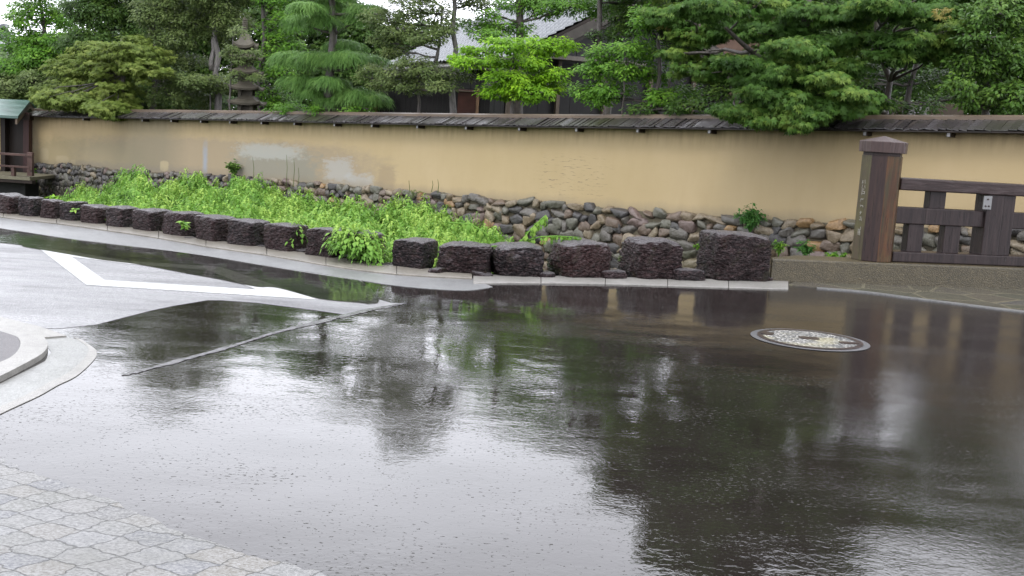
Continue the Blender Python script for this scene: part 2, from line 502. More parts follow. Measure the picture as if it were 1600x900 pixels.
# ================================================================== ground sheets
def sheet(name, poly, z, mat, kind='structure', thick=None, parent=None, pts3=None):
    if thick is None: thick = 0.0 if name == 'puddle' else 0.03
    pts = pts3 or [G(x, y) for x, y in poly]
    vs = [(p.x, p.y, z) for p in pts]
    mb = MB()
    if thick: mb.prism(vs, z - thick, z)
    else: mb.add(vs, [tuple(range(len(vs)))])
    o = mb.build(name, mat, parent)
    # face up
    if not thick and o.data.polygons[0].normal.z < 0: o.data.flip_normals()
    if kind: o['kind'] = kind
    return o

def curve_px(pts, n=6):
    """Catmull-Rom through pixel points"""
    out = []
    P_ = [pts[0]] + list(pts) + [pts[-1]]
    for i in range(1, len(P_) - 2):
        p0, p1, p2, p3 = [np.array(q, float) for q in P_[i - 1:i + 3]]
        for k in range(n):
            t = k / n
            out.append(tuple(0.5 * (2 * p1 + (p2 - p0) * t + (2 * p0 - 5 * p1 + 4 * p2 - p3) * t * t + (3 * p1 - p0 - 3 * p2 + p3) * t ** 3)))
    out.append(tuple(map(float, pts[-1])))
    return out

# far ground, canal bed level, right out to the horizon
big = MB(); big.add([(-600, -600, -2.4), (600, -600, -2.4), (600, 900, -2.4), (-600, 900, -2.4)], [(0, 1, 2, 3)])
big.build('ground', M['garden_soil'])['kind'] = 'structure'

# bollards: left px, right px, top y, base y
BO = [(-14, 23, 302, 336), (24, 57, 306, 340), (58, 89, 310, 343.5), (89, 121, 313, 347), (121, 159, 319, 351.5), (160, 199, 321, 357), (200, 246, 325, 362.5),
      (248, 293, 329, 370), (296, 346, 336, 379), (348, 404, 342, 386), (406, 463, 348, 393.5), (468, 532, 355, 404), (533, 590, 360, 412), (604, 679, 373, 421.5),
      (681, 763, 382, 432), (769, 857, 384, 434.5), (867, 957, 378, 436), (978, 1072, 375, 438), (1099, 1207, 365, 441)]
FL = [(-300, 294), (-150, 315)] + [((a + b) / 2, d) for a, b, c, d in BO] + [(1260, 444)]
def Fy(x): return interp(x, FL)
road_edge = [(x, Fy(x) - 6) for x in (-300, -150, -60, 0, 100, 200, 300, 400, 500, 600, 700, 760, 850, 1000, 1150, 1203)]
re3 = [G(x, y) for x, y in road_edge]
kA, kB = G(1203, 440), G(1600, 453)
ku = (kB - kA).normalized()
kn = Vector((ku.y, -ku.x, 0))       # towards the camera
if kn.y > 0: kn = -kn
kerb_end = kA + ku * 9
pts = [Vector((-40, -12, 0)), Vector((24, -12, 0)), Vector((24, kerb_end.y + 3, 0)), kerb_end - kn * 0.4, kA - kn * 0.4] + list(reversed(re3)) + [Vector((-40, re3[0].y + 8, 0))]
mb = MB(); mb.prism([(p.x, p.y) for p in pts], -2.39, 0.0)
mb.build('road', M['road'])['kind'] = 'structure'

# light coarse asphalt of the side street
ap_low = [(-300, 316), (-120, 341), (0, 357), (100, 372), (200, 384.5), (300, 397), (400, 413), (500, 428), (560, 438), (620, 447), (690, 453), (735, 454), (770, 449), (800, 445.5), (960, 447)]
side = curve_px([(-300, 316), (0, 357), (200, 384.5), (400, 413), (500, 428), (562, 438)]) + \
       [(574, 446), (584, 456), (592, 468), (612, 474), (632, 473.5), (606, 480), (575, 486), (540, 491.5), (470, 482), (400, 473.5), (345, 469), (325, 469.5), (270, 478), (235, 486), (205, 493), (150, 507), (90, 514), (40, 512), (-60, 485), (-300, 455)]
side = [(x + random.uniform(-1, 1), y + random.uniform(-.5, .5)) for x, y in side]
sheet('road', side, 0.0025, M['road_light'])
# raised seam between the two surfacings
def seam_mat():
    m = NM('worn_seam_tar_and_grit')
    co = m.coord()
    c = m.mix(m.mr(m.noise(co, 14, 4, 0.7), 0.42, 0.56), (0.014, 0.012, 0.011), (0.085, 0.082, 0.084))
    return m.done(m.princ(c, 0.25, m.bump(m.noise(co, 45, 4, .7), 1.0, 0.006)))
M['seam'] = seam_mat()
cl = curve_px([(632, 474), (570, 486), (500, 503), (430, 520), (360, 542), (280, 564), (215, 581), (190, 587)], 8)
up_, lo_ = [], []
for k_, (x, y) in enumerate(cl):
    hw = 2.3 * min(1, (len(cl) - 1 - k_) / 8 + .1) * (0.5 + 0.5 * min(1, k_ / 10)) * random.uniform(.6, 1.35)
    up_.append((x, y - hw)); lo_.append((x, y + hw))
sheet('road', up_ + list(reversed(lo_)), 0.004, M['seam'])

# white diamond
def ring(outer, inner, z, name='road_marking'):
    o = [G(*p) for p in outer]; i = [G(*p) for p in inner]
    n = len(o)
    vs = [(p.x, p.y, z) for p in o] + [(p.x, p.y, z) for p in i]
    mb = MB().add(vs, [(k, (k + 1) % n, n + (k + 1) % n, n + k) for k in range(n)])
    ob = mb.build(name, M['line'])
    ob['kind'] = 'structure'
    return ob
ring([(56, 385), (135, 446), (497, 469), (343, 417), (205, 409)], [(112, 402), (163, 438), (400, 453), (325, 423), (205, 413.5)], 0.005)
# standing water along the side street
pud = curve_px([(-300, 318), (0, 358), (100, 373), (200, 385.5), (300, 398), (400, 414), (500, 430), (560, 439)]) + [(574, 444), (585, 456), (593.5, 468), (590, 475)] + \
      curve_px([(575, 476), (560, 474), (500, 468), (434, 451), (400, 449), (345, 438), (290, 428), (215, 414), (159, 407), (100, 397), (40, 387), (0, 380), (-300, 352)])
sheet('puddle', pud, 0.008, M['water'])

# concrete apron and kerb under the bollards
xs = [a for a, b in ap_low]
top = [(x, Fy(x) + 2) for x in np.linspace(-300, 735, 40)]
ap = curve_px(ap_low[:13], 4) + list(reversed(top))
sheet('gutter', ap, 0.0045, M['apron'])
def strip_band(name, fy0, fy1, x0, x1, z, mat, n=60, h=0.03, joint=0.62, sag=0.0):
    """kerb of separate stones following two pixel curves"""
    mb = MB()
    A = [G(x, fy0(x)) for x in np.linspace(x0, x1, n)]
    B = [G(x, fy1(x)) for x in np.linspace(x0, x1, n)]
    ln = np.concatenate([[0], np.cumsum([(A[i + 1] - A[i]).length for i in range(n - 1)])])
    k = max(1, int(ln[-1] / joint))
    def at(L, s): return Vector([float(np.interp(s, ln, [p[i] for p in L])) for i in range(3)])
    for j in range(k):
        s0, s1 = ln[-1] * j / k + 0.003, ln[-1] * (j + 1) / k - 0.003
        ps = [at(B, s0), at(B, (s0 + s1) / 2), at(B, s1), at(A, s1), at(A, (s0 + s1) / 2), at(A, s0)]
        mb.prism([(p.x, p.y) for p in ps], -0.02, z + random.uniform(-0.002, 0.002), random.random())
    o = mb.build(name, mat, None, bevel=0.006)
    o['kind'] = 'structure'
    return o
strip_band('kerb', lambda x: Fy(x) - 3, lambda x: Fy(x) + interp(x, [(-300, 5), (0, 5), (400, 9), (600, 13), (720, 6), (760, 4)]), -300, 738, 0.022, M['kerb_tan'] if 'kerb_tan' in M else concrete('tan_kerb', (0.13, 0.118, 0.098), (0.18, 0.165, 0.14), 100, 0.4), joint=0.9)
strip_band('kerb', lambda x: Fy(x) - 2.5, lambda x: interp(x, [(735, 444.5), (800, 443), (960, 445), (1100, 449.5), (1232, 453)]), 739, 1232, 0.014, M['kerb'], joint=0.72)

# corner kerb, gutter and side pavement on the left
sheet('kerb', [(-80, 478), (0, 497), (60, 512), (104, 527), (62, 530), (28, 534), (0, 524), (-80, 500)], 0.012, M['kerb'])
kt = [(30, 534.3), (62, 530.4), (70, 536)] + curve_px([(75, 545), (72, 554), (60, 565), (20, 587), (0, 597), (-80, 635)], 4) + \
     curve_px([(-80, 606), (0, 575), (24, 561), (32, 546), (29, 536)], 4)
sheet('kerb', kt, 0.036, M['kerb'], thick=0.05)
sheet('pavement', curve_px([(-80, 500), (0, 524), (28, 534), (32, 546), (24, 561), (0, 575), (-80, 606)], 4), 0.03, M['side_asphalt'])
gt = [(64, 530), (104, 527)] + curve_px([(128, 532), (147, 545), (151, 551), (147, 563), (120, 588), (90, 603), (60, 620), (0, 648), (-80, 690)], 4) + [(-80, 640), (0, 600), (70, 565), (80, 550)]
sheet('gutter', gt, 0.002, M['gutter'])
gb = curve_px([(128, 532), (147, 545), (151, 551), (147, 563), (120, 588), (90, 603), (60, 620), (0, 648), (-80, 690)], 4)
gi = [(x - 13 - 6 * (1 - i / len(gb)) * 0, y - 5) for i, (x, y) in enumerate(gb)]
sheet('gutter', gb + list(reversed(gi)), 0.0045, M['kerb'])

# interlocking paving underfoot
pe = curve_px([(-400, 560), (-100, 680), (0, 719), (50, 741), (100, 759), (170, 784), (250, 820), (340, 852), (430, 880), (520, 902), (620, 930), (760, 975)], 6)
pe = [(x + random.uniform(-4, 4), y + random.uniform(-4.5, 4.5)) for x, y in pe]
p3 = [G(x, y) for x, y in pe] + [Vector((1.5, -2, 0)), Vector((-8, -2, 0)), Vector((-10, 2.0, 0))]
sheet('paving', None, 0.006, M['paver'], pts3=p3)
# crazy paving in front of the bridge kerb
fl = curve_px([(1232, 446), (1262, 449), (1350, 456), (1420, 465), (1500, 475), (1600, 487), (1760, 505)], 5)
f3 = [G(x, y) for x, y in fl] + [kA + ku * 7.5 + kn * 0.0, kA + ku * 0.3]
sheet('pavement', None, 0.01, M['flag'], pts3=f3)
f4 = [G(x, y) for x, y in fl[6:]]
f4b = [G(x, y + 1.8) for x, y in fl[6:]]
sheet('pavement', None, 0.012, M['apron'], pts3=f4 + list(reversed(f4b)))

# canal bed and garden ground
mb = MB()
cb = [(wp[i, 0], wp[i, 1]) for i in range(0, len(wp), 8)]
mb.add([(x, y, -1.8) for x, y in cb] + [(p.x, p.y + 0.1, -1.8) for p in reversed([kerb_end] + list(reversed(re3)))] , [tuple(range(len(cb) + len(re3) + 1))])
mb.build('canal_bed', M['mud'])['kind'] = 'structure'
mb = MB()
gp = [(wp[i, 0] - N_[i, 0] * .3, wp[i, 1] - N_[i, 1] * .3) for i in range(0, len(wp), 8)]
mb.add([(x, y, 0.15) for x, y in gp] + [(60, 20, 0.15), (60, 120, 0.15), (-120, 120, 0.15), (-80, 30, 0.15)], [tuple(range(len(gp) + 4))])
mb.build('garden_ground', M['garden_soil'])['kind'] = 'structure'

# ================================================================== manhole
mc = G(1265, 531)
mh = empty('manhole_cover', (mc.x, mc.y, 0.0), 'round manhole cover filled with pale stone chips set in the dark wet road', 'manhole cover')
def disc(mb, c, r0, r1, z, n=64, t=0.5, z0=None):
    vs = []
    for r in (r1, r0):
        for i in range(n):
            a = 2 * math.pi * i / n
            vs.append((c.x + r * math.cos(a), c.y + r * math.sin(a), z))
    mb.add(vs, [(i, (i + 1) % n, n + (i + 1) % n, n + i) for i in range(n)], t)
iron = NM('wet_cast_iron'); iron_m = iron.done(iron.princ(iron.mix(iron.mr(iron.noise(iron.coord(), 20, 4), .35, .65), (0.0175, 0.0125, 0.0120), (0.0375, 0.0225, 0.0175)), 0.3, iron.bump(iron.noise(iron.coord(), 90, 3), 0.5, 0.002)))
chip = NM('pale_stone_chip_infill')
cc = chip.coord(); cv = chip.n('TexVoronoi', feature='F1'); chip.set(cv.inputs['Vector'], cc); cv.inputs['Scale'].default_value = 48
cs = chip.n('SeparateColor'); chip.set(cs.inputs[0], cv.outputs['Color'])
ccol = chip.ramp(cs.outputs[0], [(0, (0.06, 0.06, 0.055)), (0.4, (0.17, 0.17, 0.16)), (0.75, (0.32, 0.31, 0.29)), (1, (0.50, 0.47, 0.42))])
ccol = chip.mix(chip.mr(cv.outputs[0], 0.35, 0.6), ccol, (0.05, 0.05, 0.05))
ccol = chip.mix(chip.mr(chip.noise(cc, 3, 3), 0.5, 0.65, 0, .5), ccol, (0.30, 0.27, 0.15))
chip_m = chip.done(chip.princ(ccol, 0.35, chip.bump(chip.math('MULTIPLY', cv.outputs[0], -1), 0.8, 0.008)))
col_m = concrete('grey_mortar_collar', (0.0750, 0.0750, 0.0800), (0.1050, 0.1050, 0.1100), 100, 0.3)
mb = MB(); disc(mb, mc, 0.425, 0.485, 0.004); mb.build('collar', col_m, mh)
mb = MB()
for r0, r1, z0, z1 in ((0.385, 0.43, 0, 0.011),):
    n = 64
    ring_ = []
    for r, z in ((r1, 0.0), (r1, z1), (r0, z1), (r0, 0.002)):
        for i in range(n):
            a = 2 * math.pi * i / n
            ring_.append((mc.x + r * math.cos(a), mc.y + r * math.sin(a), z))
    mb.add(ring_, [(k * n + i, k * n + (i + 1) % n, (k + 1) * n + (i + 1) % n, (k + 1) * n + i) for k in range(3) for i in range(n)])
mb.build('rim', iron_m, mh)
mb = MB(); n = 72
mb.add([(mc.x, mc.y, 0.012)] + [(mc.x + 0.385 * math.cos(2 * math.pi * i / n), mc.y + 0.385 * math.sin(2 * math.pi * i / n), 0.008) for i in range(n)],
       [(0, 1 + i, 1 + (i + 1) % n) for i in range(n)])
mb.build('stone_infill', chip_m, mh)
def oval(mb, c, a, b, z, rz=0.0, n=20, h=0.006):
    pts = []
    for i in range(n):
        th = 2 * math.pi * i / n
        x, y = a * math.copysign(abs(math.cos(th)) ** 0.6, math.cos(th)), b * math.copysign(abs(math.sin(th)) ** 0.6, math.sin(th))
        pts.append((c.x + x * math.cos(rz) - y * math.sin(rz), c.y + x * math.sin(rz) + y * math.cos(rz)))
    mb.prism(pts, z - h, z)
mb = MB(); oval(mb, mc + Vector((-0.005, 0.01, 0)), 0.085, 0.055, 0.016); mb.build('centre_plate', iron_m, mh)
mb = MB(); oval(mb, mc + Vector((0.30, -0.10, 0)), 0.085, 0.035, 0.016, 0.1); mb.build('key_slot', iron_m, mh)
mb = MB(); oval(mb, mc + Vector((-0.33, 0.12, 0)), 0.055, 0.06, 0.016, -0.4); mb.build('key_slot', iron_m, mh)

# ================================================================== bollard stones
def value_noise3(pts, scale, seed):
    """smooth random field at pts (n,3)"""
    r = np.random.default_rng(seed)
    out = np.zeros(len(pts))
    for k in range(7):
        d = r.normal(size=3); d /= np.linalg.norm(d)
        out += np.sin(pts @ d * scale * r.uniform(0.6, 1.8) + r.uniform(0, 6.28))
    return out / 3.2

def rock_mesh(name, L, D, H, seed, rough=0.03, sq=0.22, div=22, domed=0.06):
    """rounded, chipped block, base at z=0, front face at y=0"""
    r = np.random.default_rng(seed)
    n = div
    V = []; Fc = []
    idx = {}
    def vid(i, j, k):
        key = (i, j, k)
        if key not in idx: idx[key] = len(V); V.append((i / n * 2 - 1, j / n * 2 - 1, k / n * 2 - 1))
        return idx[key]
    for a in range(n):
        for b in range(n):
            for side_ in (0, n):
                q = [(a, b), (a + 1, b), (a + 1, b + 1), (a, b + 1)]
                for mk in ((lambda u, v: (side_, u, v)), (lambda u, v: (u, side_, v)), (lambda u, v: (u, v, side_))):
                    Fc.append([vid(*mk(u, v)) for u, v in q])
    V = np.array(V); Fc = np.array(Fc)
    # superellipsoid-ish rounding
    p = 1 / sq
    nn = (np.abs(V) ** p).sum(1) ** (1 / p)
    Vr = V / nn[:, None]
    V = V * 0.25 + Vr * 0.75
    side_n = V / np.maximum(np.linalg.norm(V, axis=1)[:, None], 1e-6)
    W = V * np.array([L / 2, D / 2, H / 2])
    s = r.uniform(0, 50, 3)
    d = value_noise3(W + s, 9, seed) * 0.9 + value_noise3(W + s, 22, seed + 1) * 0.65 + np.abs(value_noise3(W * np.array([1, 1, 1.6]) + s, 48, seed + 2)) * 0.55
    upf = np.clip(V[:, 2] - 0.75, 0, 1) * 4
    d = d * (1 - 0.6 * np.clip(upf, 0, 1))
    W += side_n * (d * rough)[:, None]
    # sloping top and skew
    W[:, 2] += (V[:, 2] > 0) * (W[:, 0] / L * r.uniform(-0.09, 0.09) * H + domed * (0.5 - (W[:, 0] / L) ** 2 * 2) * V[:, 2] * H)
    W[:, 0] += W[:, 2] * r.uniform(-0.06, 0.06)
    W[:, 1] += D / 2; W[:, 2] += H / 2 - 0.02
    me = grid_mesh(name, W, Fc, np.full(len(W), r.uniform()), True)
    try:
        import bmesh
        bm = bmesh.new(); bm.from_mesh(me); bmesh.ops.recalc_face_normals(bm, faces=bm.faces); bm.to_mesh(me); bm.free()
    except Exception: pass
    return me

LB = ['rough block just under the leftmost end of the row, by the side street', 'second rough block from the left end of the row', 'third rough block from the left end of the row',
      'fourth rough block from the left, leaf poking up beside it', 'fifth block from the left, small leaf growing at its left corner', 'sixth block from the left, where the weeds begin behind it',
      'seventh block from the left with a pale grey domed top', 'eighth block from the left, green bindweed leaf hanging at its right edge', 'ninth block from the left, right of the hanging bindweed leaf',
      'tenth block from the left with a flat pale top', 'eleventh block from the left, weeds spilling by its right shoulder', 'twelfth block from the left, squarish, weeds brushing its top',
      'thirteenth block, half hidden under drooping weeds', 'squared reddish brown block beside the drooping weeds, right side face showing', 'wide flat topped block at the bend of the kerb',
      'rounded block just right of the kerb bend, vine arching behind it', 'rounded block with a pale shoulder on its right, fourth from the right end... ', 'reddish domed block, second from the concrete bridge kerb',
      'tallest and widest dark block, next to the concrete bridge kerb']
LB[0] = 'dark lava block at the very left end of the row, by the little bridge'
LB[16] = 'domed dark block with pale grey right shoulder, third from the concrete kerb'
for i, (xl, xr, yt, yb) in enumerate(BO):
    fr = 0.84 if i < 14 else 1.0
    if i == 13: fr = 0.77
    if i >= 14: xl += 0.45 * ((xl + xr) / 2 - 800) / F * (F / G(xl, yb).y) + 3
    Lp = G(xl + 1, Fy(xl)); Rp = G(xl + (xr - xl) * fr, Fy(xl + (xr - xl) * fr))
    u = Rp - Lp; L = u.length; ang = math.atan2(u.y, u.x)
    dist = ((Lp + Rp) / 2).y
    H = (yb - yt) * dist / F * 1.0 - 0.005
    D = 0.40 if i < 13 else (0.42 + 0.05 * (i - 13))
    D = min(D, L * 0.9)
    me = rock_mesh('kerb_stone', L * (0.83 if i < 14 else 0.93), D, H, 100 + i, 0.015 + 0.014 * (L > 0.5), 0.16 if i not in (16, 17, 15) else 0.26, 44 if i > 12 else 26, 0.05 if i not in (15, 16, 17) else 0.12)
    o = link('kerb_stone', me, M['rock'])
    c = (Lp + Rp) / 2
    o.location = (c.x, c.y, 0.0)
    o.rotation_euler = (0, 0, ang)
    lab = LB[i]
    tag(o, lab, 'stone bollard', 'dark rough stone blocks along the kerb')
# low rubble between the blocks
RB = [(586, 604, 418, 8), (664, 682, 430, 14), (745, 770, 434, 10), (846, 868, 436, 12), (944, 980, 437, 18), (1060, 1100, 440, 22), (1196, 1206, 441, 9), (523, 536, 406, 9), (452, 470, 396, 8), (398, 408, 388, 6), (284, 296, 375, 6)]
RL = ['small dark rubble stone between the weedy block and the squared reddish block', 'low dark rubble stone beside the squared reddish block at the kerb bend', 'flat mossy rubble stone right of the wide flat topped block',
      'low square rubble stone between the two rounded blocks', 'pale domed rubble stone left of the reddish domed block', 'low mossy rubble stone just left of the tallest block',
      'small pebble sized rubble stone against the end of the concrete kerb', 'small rubble stone left of the half hidden block', 'small rubble stone before the squarish twelfth block',
      'tiny rubble stone between the tenth and eleventh blocks', 'tiny rubble stone below the hanging bindweed leaf']
for i, (xl, xr, yb, hp) in enumerate(RB):
    Lp = G(xl - 2, yb); Rp = G(xr + 2, yb)
    dist = Lp.y
    me = rock_mesh('rubble_stone', (Rp - Lp).length, 0.3, hp * dist / F * 0.95, 300 + i, 0.02, 0.35, 12)
    o = link('rubble_stone', me, M['rock'])
    o.location = ((Lp.x + Rp.x) / 2, dist + 0.06, 0)
    o.rotation_euler = (0, 0, math.atan2((G(xr, Fy(xr)) - G(xl, Fy(xl))).y, (G(xr, Fy(xr)) - G(xl, Fy(xl))).x))
    tag(o, RL[i], 'rubble stone', 'low rubble stones between the blocks')

# ================================================================== garden wall
def plaster_mat():
    m = NM('ochre_clay_plaster')
    t = m.n('TexCoord'); uv = t.outputs['UV']
    sp = m.n('SeparateXYZ'); m.set(sp.inputs[0], uv)
    U, V = sp.outputs[0], sp.outputs[1]      # metres along the wall, 0..1 up the plaster
    co = m.coord('UV')
    n_f = m.noise(m.coord('UV', (1, 2.2, 1)), 3.0, 6, 0.65)
    n_s = m.noise(m.coord('UV', (1, 1.5, 1)), 0.5, 4, 0.6)
    c = m.mix(m.mr(n_s, 0.3, 0.7), (0.3045, 0.2323, 0.1199), (0.3396, 0.2625, 0.1474))
    c = m.mix(m.mr(m.noise(m.coord('UV', (1.6, 0.5, 1)), 2.5, 5, 0.6), 0.45, 0.8, 0, 0.35), c, (0.2752, 0.2052, 0.1028))
    def blob(u0, u1, v0, v1, soft=0.4, nz=0.6, nscale=1.0, seedv=0.0):
        wob = m.noise(m.coord('UV', (1.4, 5.0, 1), loc=(seedv, seedv, 0)), 2.6 * nscale, 8, 0.75)
        w_ = m.math('MULTIPLY', m.math('SUBTRACT', wob, 0.5), nz)
        cu, hu, cvv, hv = (u0 + u1) / 2, (u1 - u0) / 2, (v0 + v1) / 2, (v1 - v0) / 2
        du = m.math('ABSOLUTE', m.math('DIVIDE', m.math('SUBTRACT', U, cu), hu))
        dv = m.math('ABSOLUTE', m.math('DIVIDE', m.math('SUBTRACT', V, cvv), hv))
        d = m.math('POWER', m.math('ADD', m.math('POWER', du, 4), m.math('POWER', dv, 4)), 0.25)
        return m.mr(m.math('ADD', d, w_), 1 - soft / 2, 1 + soft / 2, 1, 0)
    s = s_of_px
    # greyed, rain-soaked lower plaster on the left
    c = m.mix(m.math('MULTIPLY', blob(s(120), s(592), -0.5, 0.64, 0.22, 0.5, 0.8, 1), 0.75), c, (0.2166, 0.1720, 0.1166))
    c = m.mix(m.math('MULTIPLY', blob(s(-80), s(230), -0.5, 0.52, 0.3, 0.9, 1, 2), 0.5), c, (0.1932, 0.1689, 0.0960))
    c = m.mix(m.math('MULTIPLY', blob(s(190), s(275), -0.5, 1.5, 0.9, 0.5, 1, 3), 0.62), c, (0.1376, 0.1206, 0.0789))  # maple's shadow put into the colour, along with a damp algae stain
    c = m.mix(m.math('MULTIPLY', blob(s(100), s(350), -0.5, 0.10, 0.5, 0.8, 1, 4), 0.7), c, (0.1171, 0.1056, 0.0960))
    # grey render repairs
    c = m.mix(m.math('MULTIPLY', blob(s(366), s(497), -0.4, 0.50, 0.4, 1.6, 1, 5), 0.7), c, (0.1581, 0.1599, 0.1337))
    c = m.mix(m.math('MULTIPLY', blob(s(374), s(466), 0.34, 0.58, 0.5, 2.4, 1.2, 6), 0.75), c, (0.2752, 0.2745, 0.2467))
    c = m.mix(m.math('MULTIPLY', blob(s(508), s(548), 0.06, 0.40, 0.5, 3.2, 1.2, 7), 0.7), c, (0.2752, 0.2715, 0.2536))
    c = m.mix(m.math('MULTIPLY', blob(s(540), s(582), 0.02, 0.20, 0.5, 3.2, 1.2, 8), 0.7), c, (0.2752, 0.2715, 0.2536))
    c = m.mix(m.math('MULTIPLY', blob(s(590), s(616), -0.1, 0.34, 0.3, 1.3, 2.0, 18), 0.6), c, (0.2225, 0.1689, 0.1028))
    for (a, b, v0, v1, sd_) in ((63, 76, 0.10, 0.32, 9), (88, 107, 0.07, 0.20, 10), (250, 263, 0.06, 0.22, 11), (110, 118, 0.02, 0.13, 12)):
        c = m.mix(m.math('MULTIPLY', blob(s(a), s(b), v0, v1, 0.3, 0.7, 1, sd_), 0.8), c, (0.2927, 0.2413, 0.1440))
    c = m.mix(m.math('MULTIPLY', blob(s(317), s(323), -0.02, 0.50, 1.3, 1.6, 1.2, 13), 0.6), c, (0.1932, 0.2413, 0.3153))
    # scuffs
    scuff = m.mr(m.noise(m.coord('UV', (0.8, 7.0, 1)), 6, 5, 0.7), 0.56, 0.66)
    c = m.mix(m.math('MULTIPLY', m.math('MULTIPLY', blob(s(838), s(945), 0.12, 0.60, 0.6, 0.4, 1, 14), scuff), 0.85), c, (0.1405, 0.1086, 0.0686))
    c = m.mix(m.math('MULTIPLY', m.mr(m.noise(m.coord('UV', (0.6, 5.0, 1)), 3.1, 6, 0.75), 0.68, 0.76), 0.35), c, (0.1464, 0.1147, 0.0686))
    # splash-back along the foot and run-off under the eave
    foot = m.mr(m.math('ADD', V, m.math('MULTIPLY', m.noise(co, 2.2, 5, 0.7), 0.16)), 0.08, 0.22, 1, 0)
    c = m.mix(m.math('MULTIPLY', foot, 0.8), c, (0.1757, 0.1448, 0.0960))
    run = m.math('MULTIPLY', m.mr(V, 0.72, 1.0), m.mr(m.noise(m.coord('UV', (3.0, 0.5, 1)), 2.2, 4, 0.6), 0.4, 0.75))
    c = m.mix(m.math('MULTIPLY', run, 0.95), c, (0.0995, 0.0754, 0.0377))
    c = m.mix(m.math('MULTIPLY', m.mr(n_f, 0.6, 0.8), 0.3), c, (0.2459, 0.1870, 0.1028))
    h = m.math('ADD', m.math('MULTIPLY', n_f, 0.004), m.math('MULTIPLY', m.noise(m.coord(), 60, 3), 0.0008))
    return m.done(m.princ(c, 0.75, m.bump(h, 0.8, 1.0)))
M['plaster'] = plaster_mat()

wroot = empty('garden_wall', (wp[120, 0], wp[120, 1], -1.2), 'long ochre plastered garden wall on a river stone footing under a dark board coping', 'wall')
# plaster face (and back) as a solid band
nS = 260
sv = np.linspace(0, LW, nS)
vs = []; uvs = []
for s in sv:
    x, y, ze, zb, nx, ny, tx, ty = wat(s)
    zt = ze + 0.04
    for (off, z, v) in ((0, zb - 0.06, 0.0), (0, zb + (zt - zb) * .33, .33), (0, zb + (zt - zb) * .66, .66), (0, zt, 1.0), (-0.32, zt, 1.0), (-0.32, zb - 0.06, 0.0)):
        vs.append((x + nx * off, y + ny * off, z)); uvs.append((s, v))
k = 6
fs = [(i * k + j, (i + 1) * k + j, (i + 1) * k + (j + 1) % k, i * k + (j + 1) % k) for i in range(nS - 1) for j in range(k)]
fs += [(5, 4, 3, 2, 1, 0), tuple((nS - 1) * k + j for j in range(6))]
mb = MB(); mb.add(vs, fs)
me = mb.mesh('plaster')
ul = me.uv_layers.new(name='UVMap')
for lp in me.loops: ul.data[lp.index].uv = uvs[lp.vertex_index]
link('plaster', me, M['plaster'], wroot)

# masonry backing and stones
mb = MB(); mb2 = MB()
vs = []
for s in sv:
    x, y, ze, zb, nx, ny, tx, ty = wat(s)
    for (off, z) in ((0.0, -2.3), (0.0, zb - 0.0), (-0.4, zb - 0.0), (-0.4, -2.3)):
        vs.append((x + nx * (off + 0.0) + nx * (0.05 if z < 0 else 0.03), y + ny * off + ny * (0.05 if z < 0 else 0.03), z - (0.02 if z > 0 else 0)))
fs = [(i * 4 + j, (i + 1) * 4 + j, (i + 1) * 4 + (j + 1) % 4, i * 4 + (j + 1) % 4) for i in range(nS - 1) for j in range(4)]
fs += [(3, 2, 1, 0), tuple((nS - 1) * 4 + j for j in range(4))]
mb.add(vs, fs)
mb.build('mortar_bed', M['mortar'], wroot)

# sphere-ish template for masonry stones
def sphere_t(nu=14, nv=10):
    V = []
    for i in range(nv + 1):
        ph = math.pi * i / nv
        for j in range(nu):
            th = 2 * math.pi * j / nu
            V.append((math.sin(ph) * math.cos(th), math.sin(ph) * math.sin(th), math.cos(ph)))
    Fq = [(i * nu + j, (i + 1) * nu + j, (i + 1) * nu + (j + 1) % nu, i * nu + (j + 1) % nu) for i in range(nv) for j in range(nu)]
    return np.array(V), np.array(Fq)
SV, SF = sphere_t()
allV = []; allF = []; allT = []; allM = []
cnt = 0
def palette(px):
    r = rng.uniform()
    if px < 400: return rng.choice([0.02, 0.2, 0.02, 0.62, 0.2, 0.75, 0.86], p=[.3, .22, .1, .14, .1, .08, .06])
    return rng.choice([0.02, 0.2, 0.36, 0.5, 0.62, 0.75, 0.86, 0.94, 0.999], p=[.14, .19, .14, .15, .14, .06, .13, .03, .02])
row = 0
zoff = 0.0
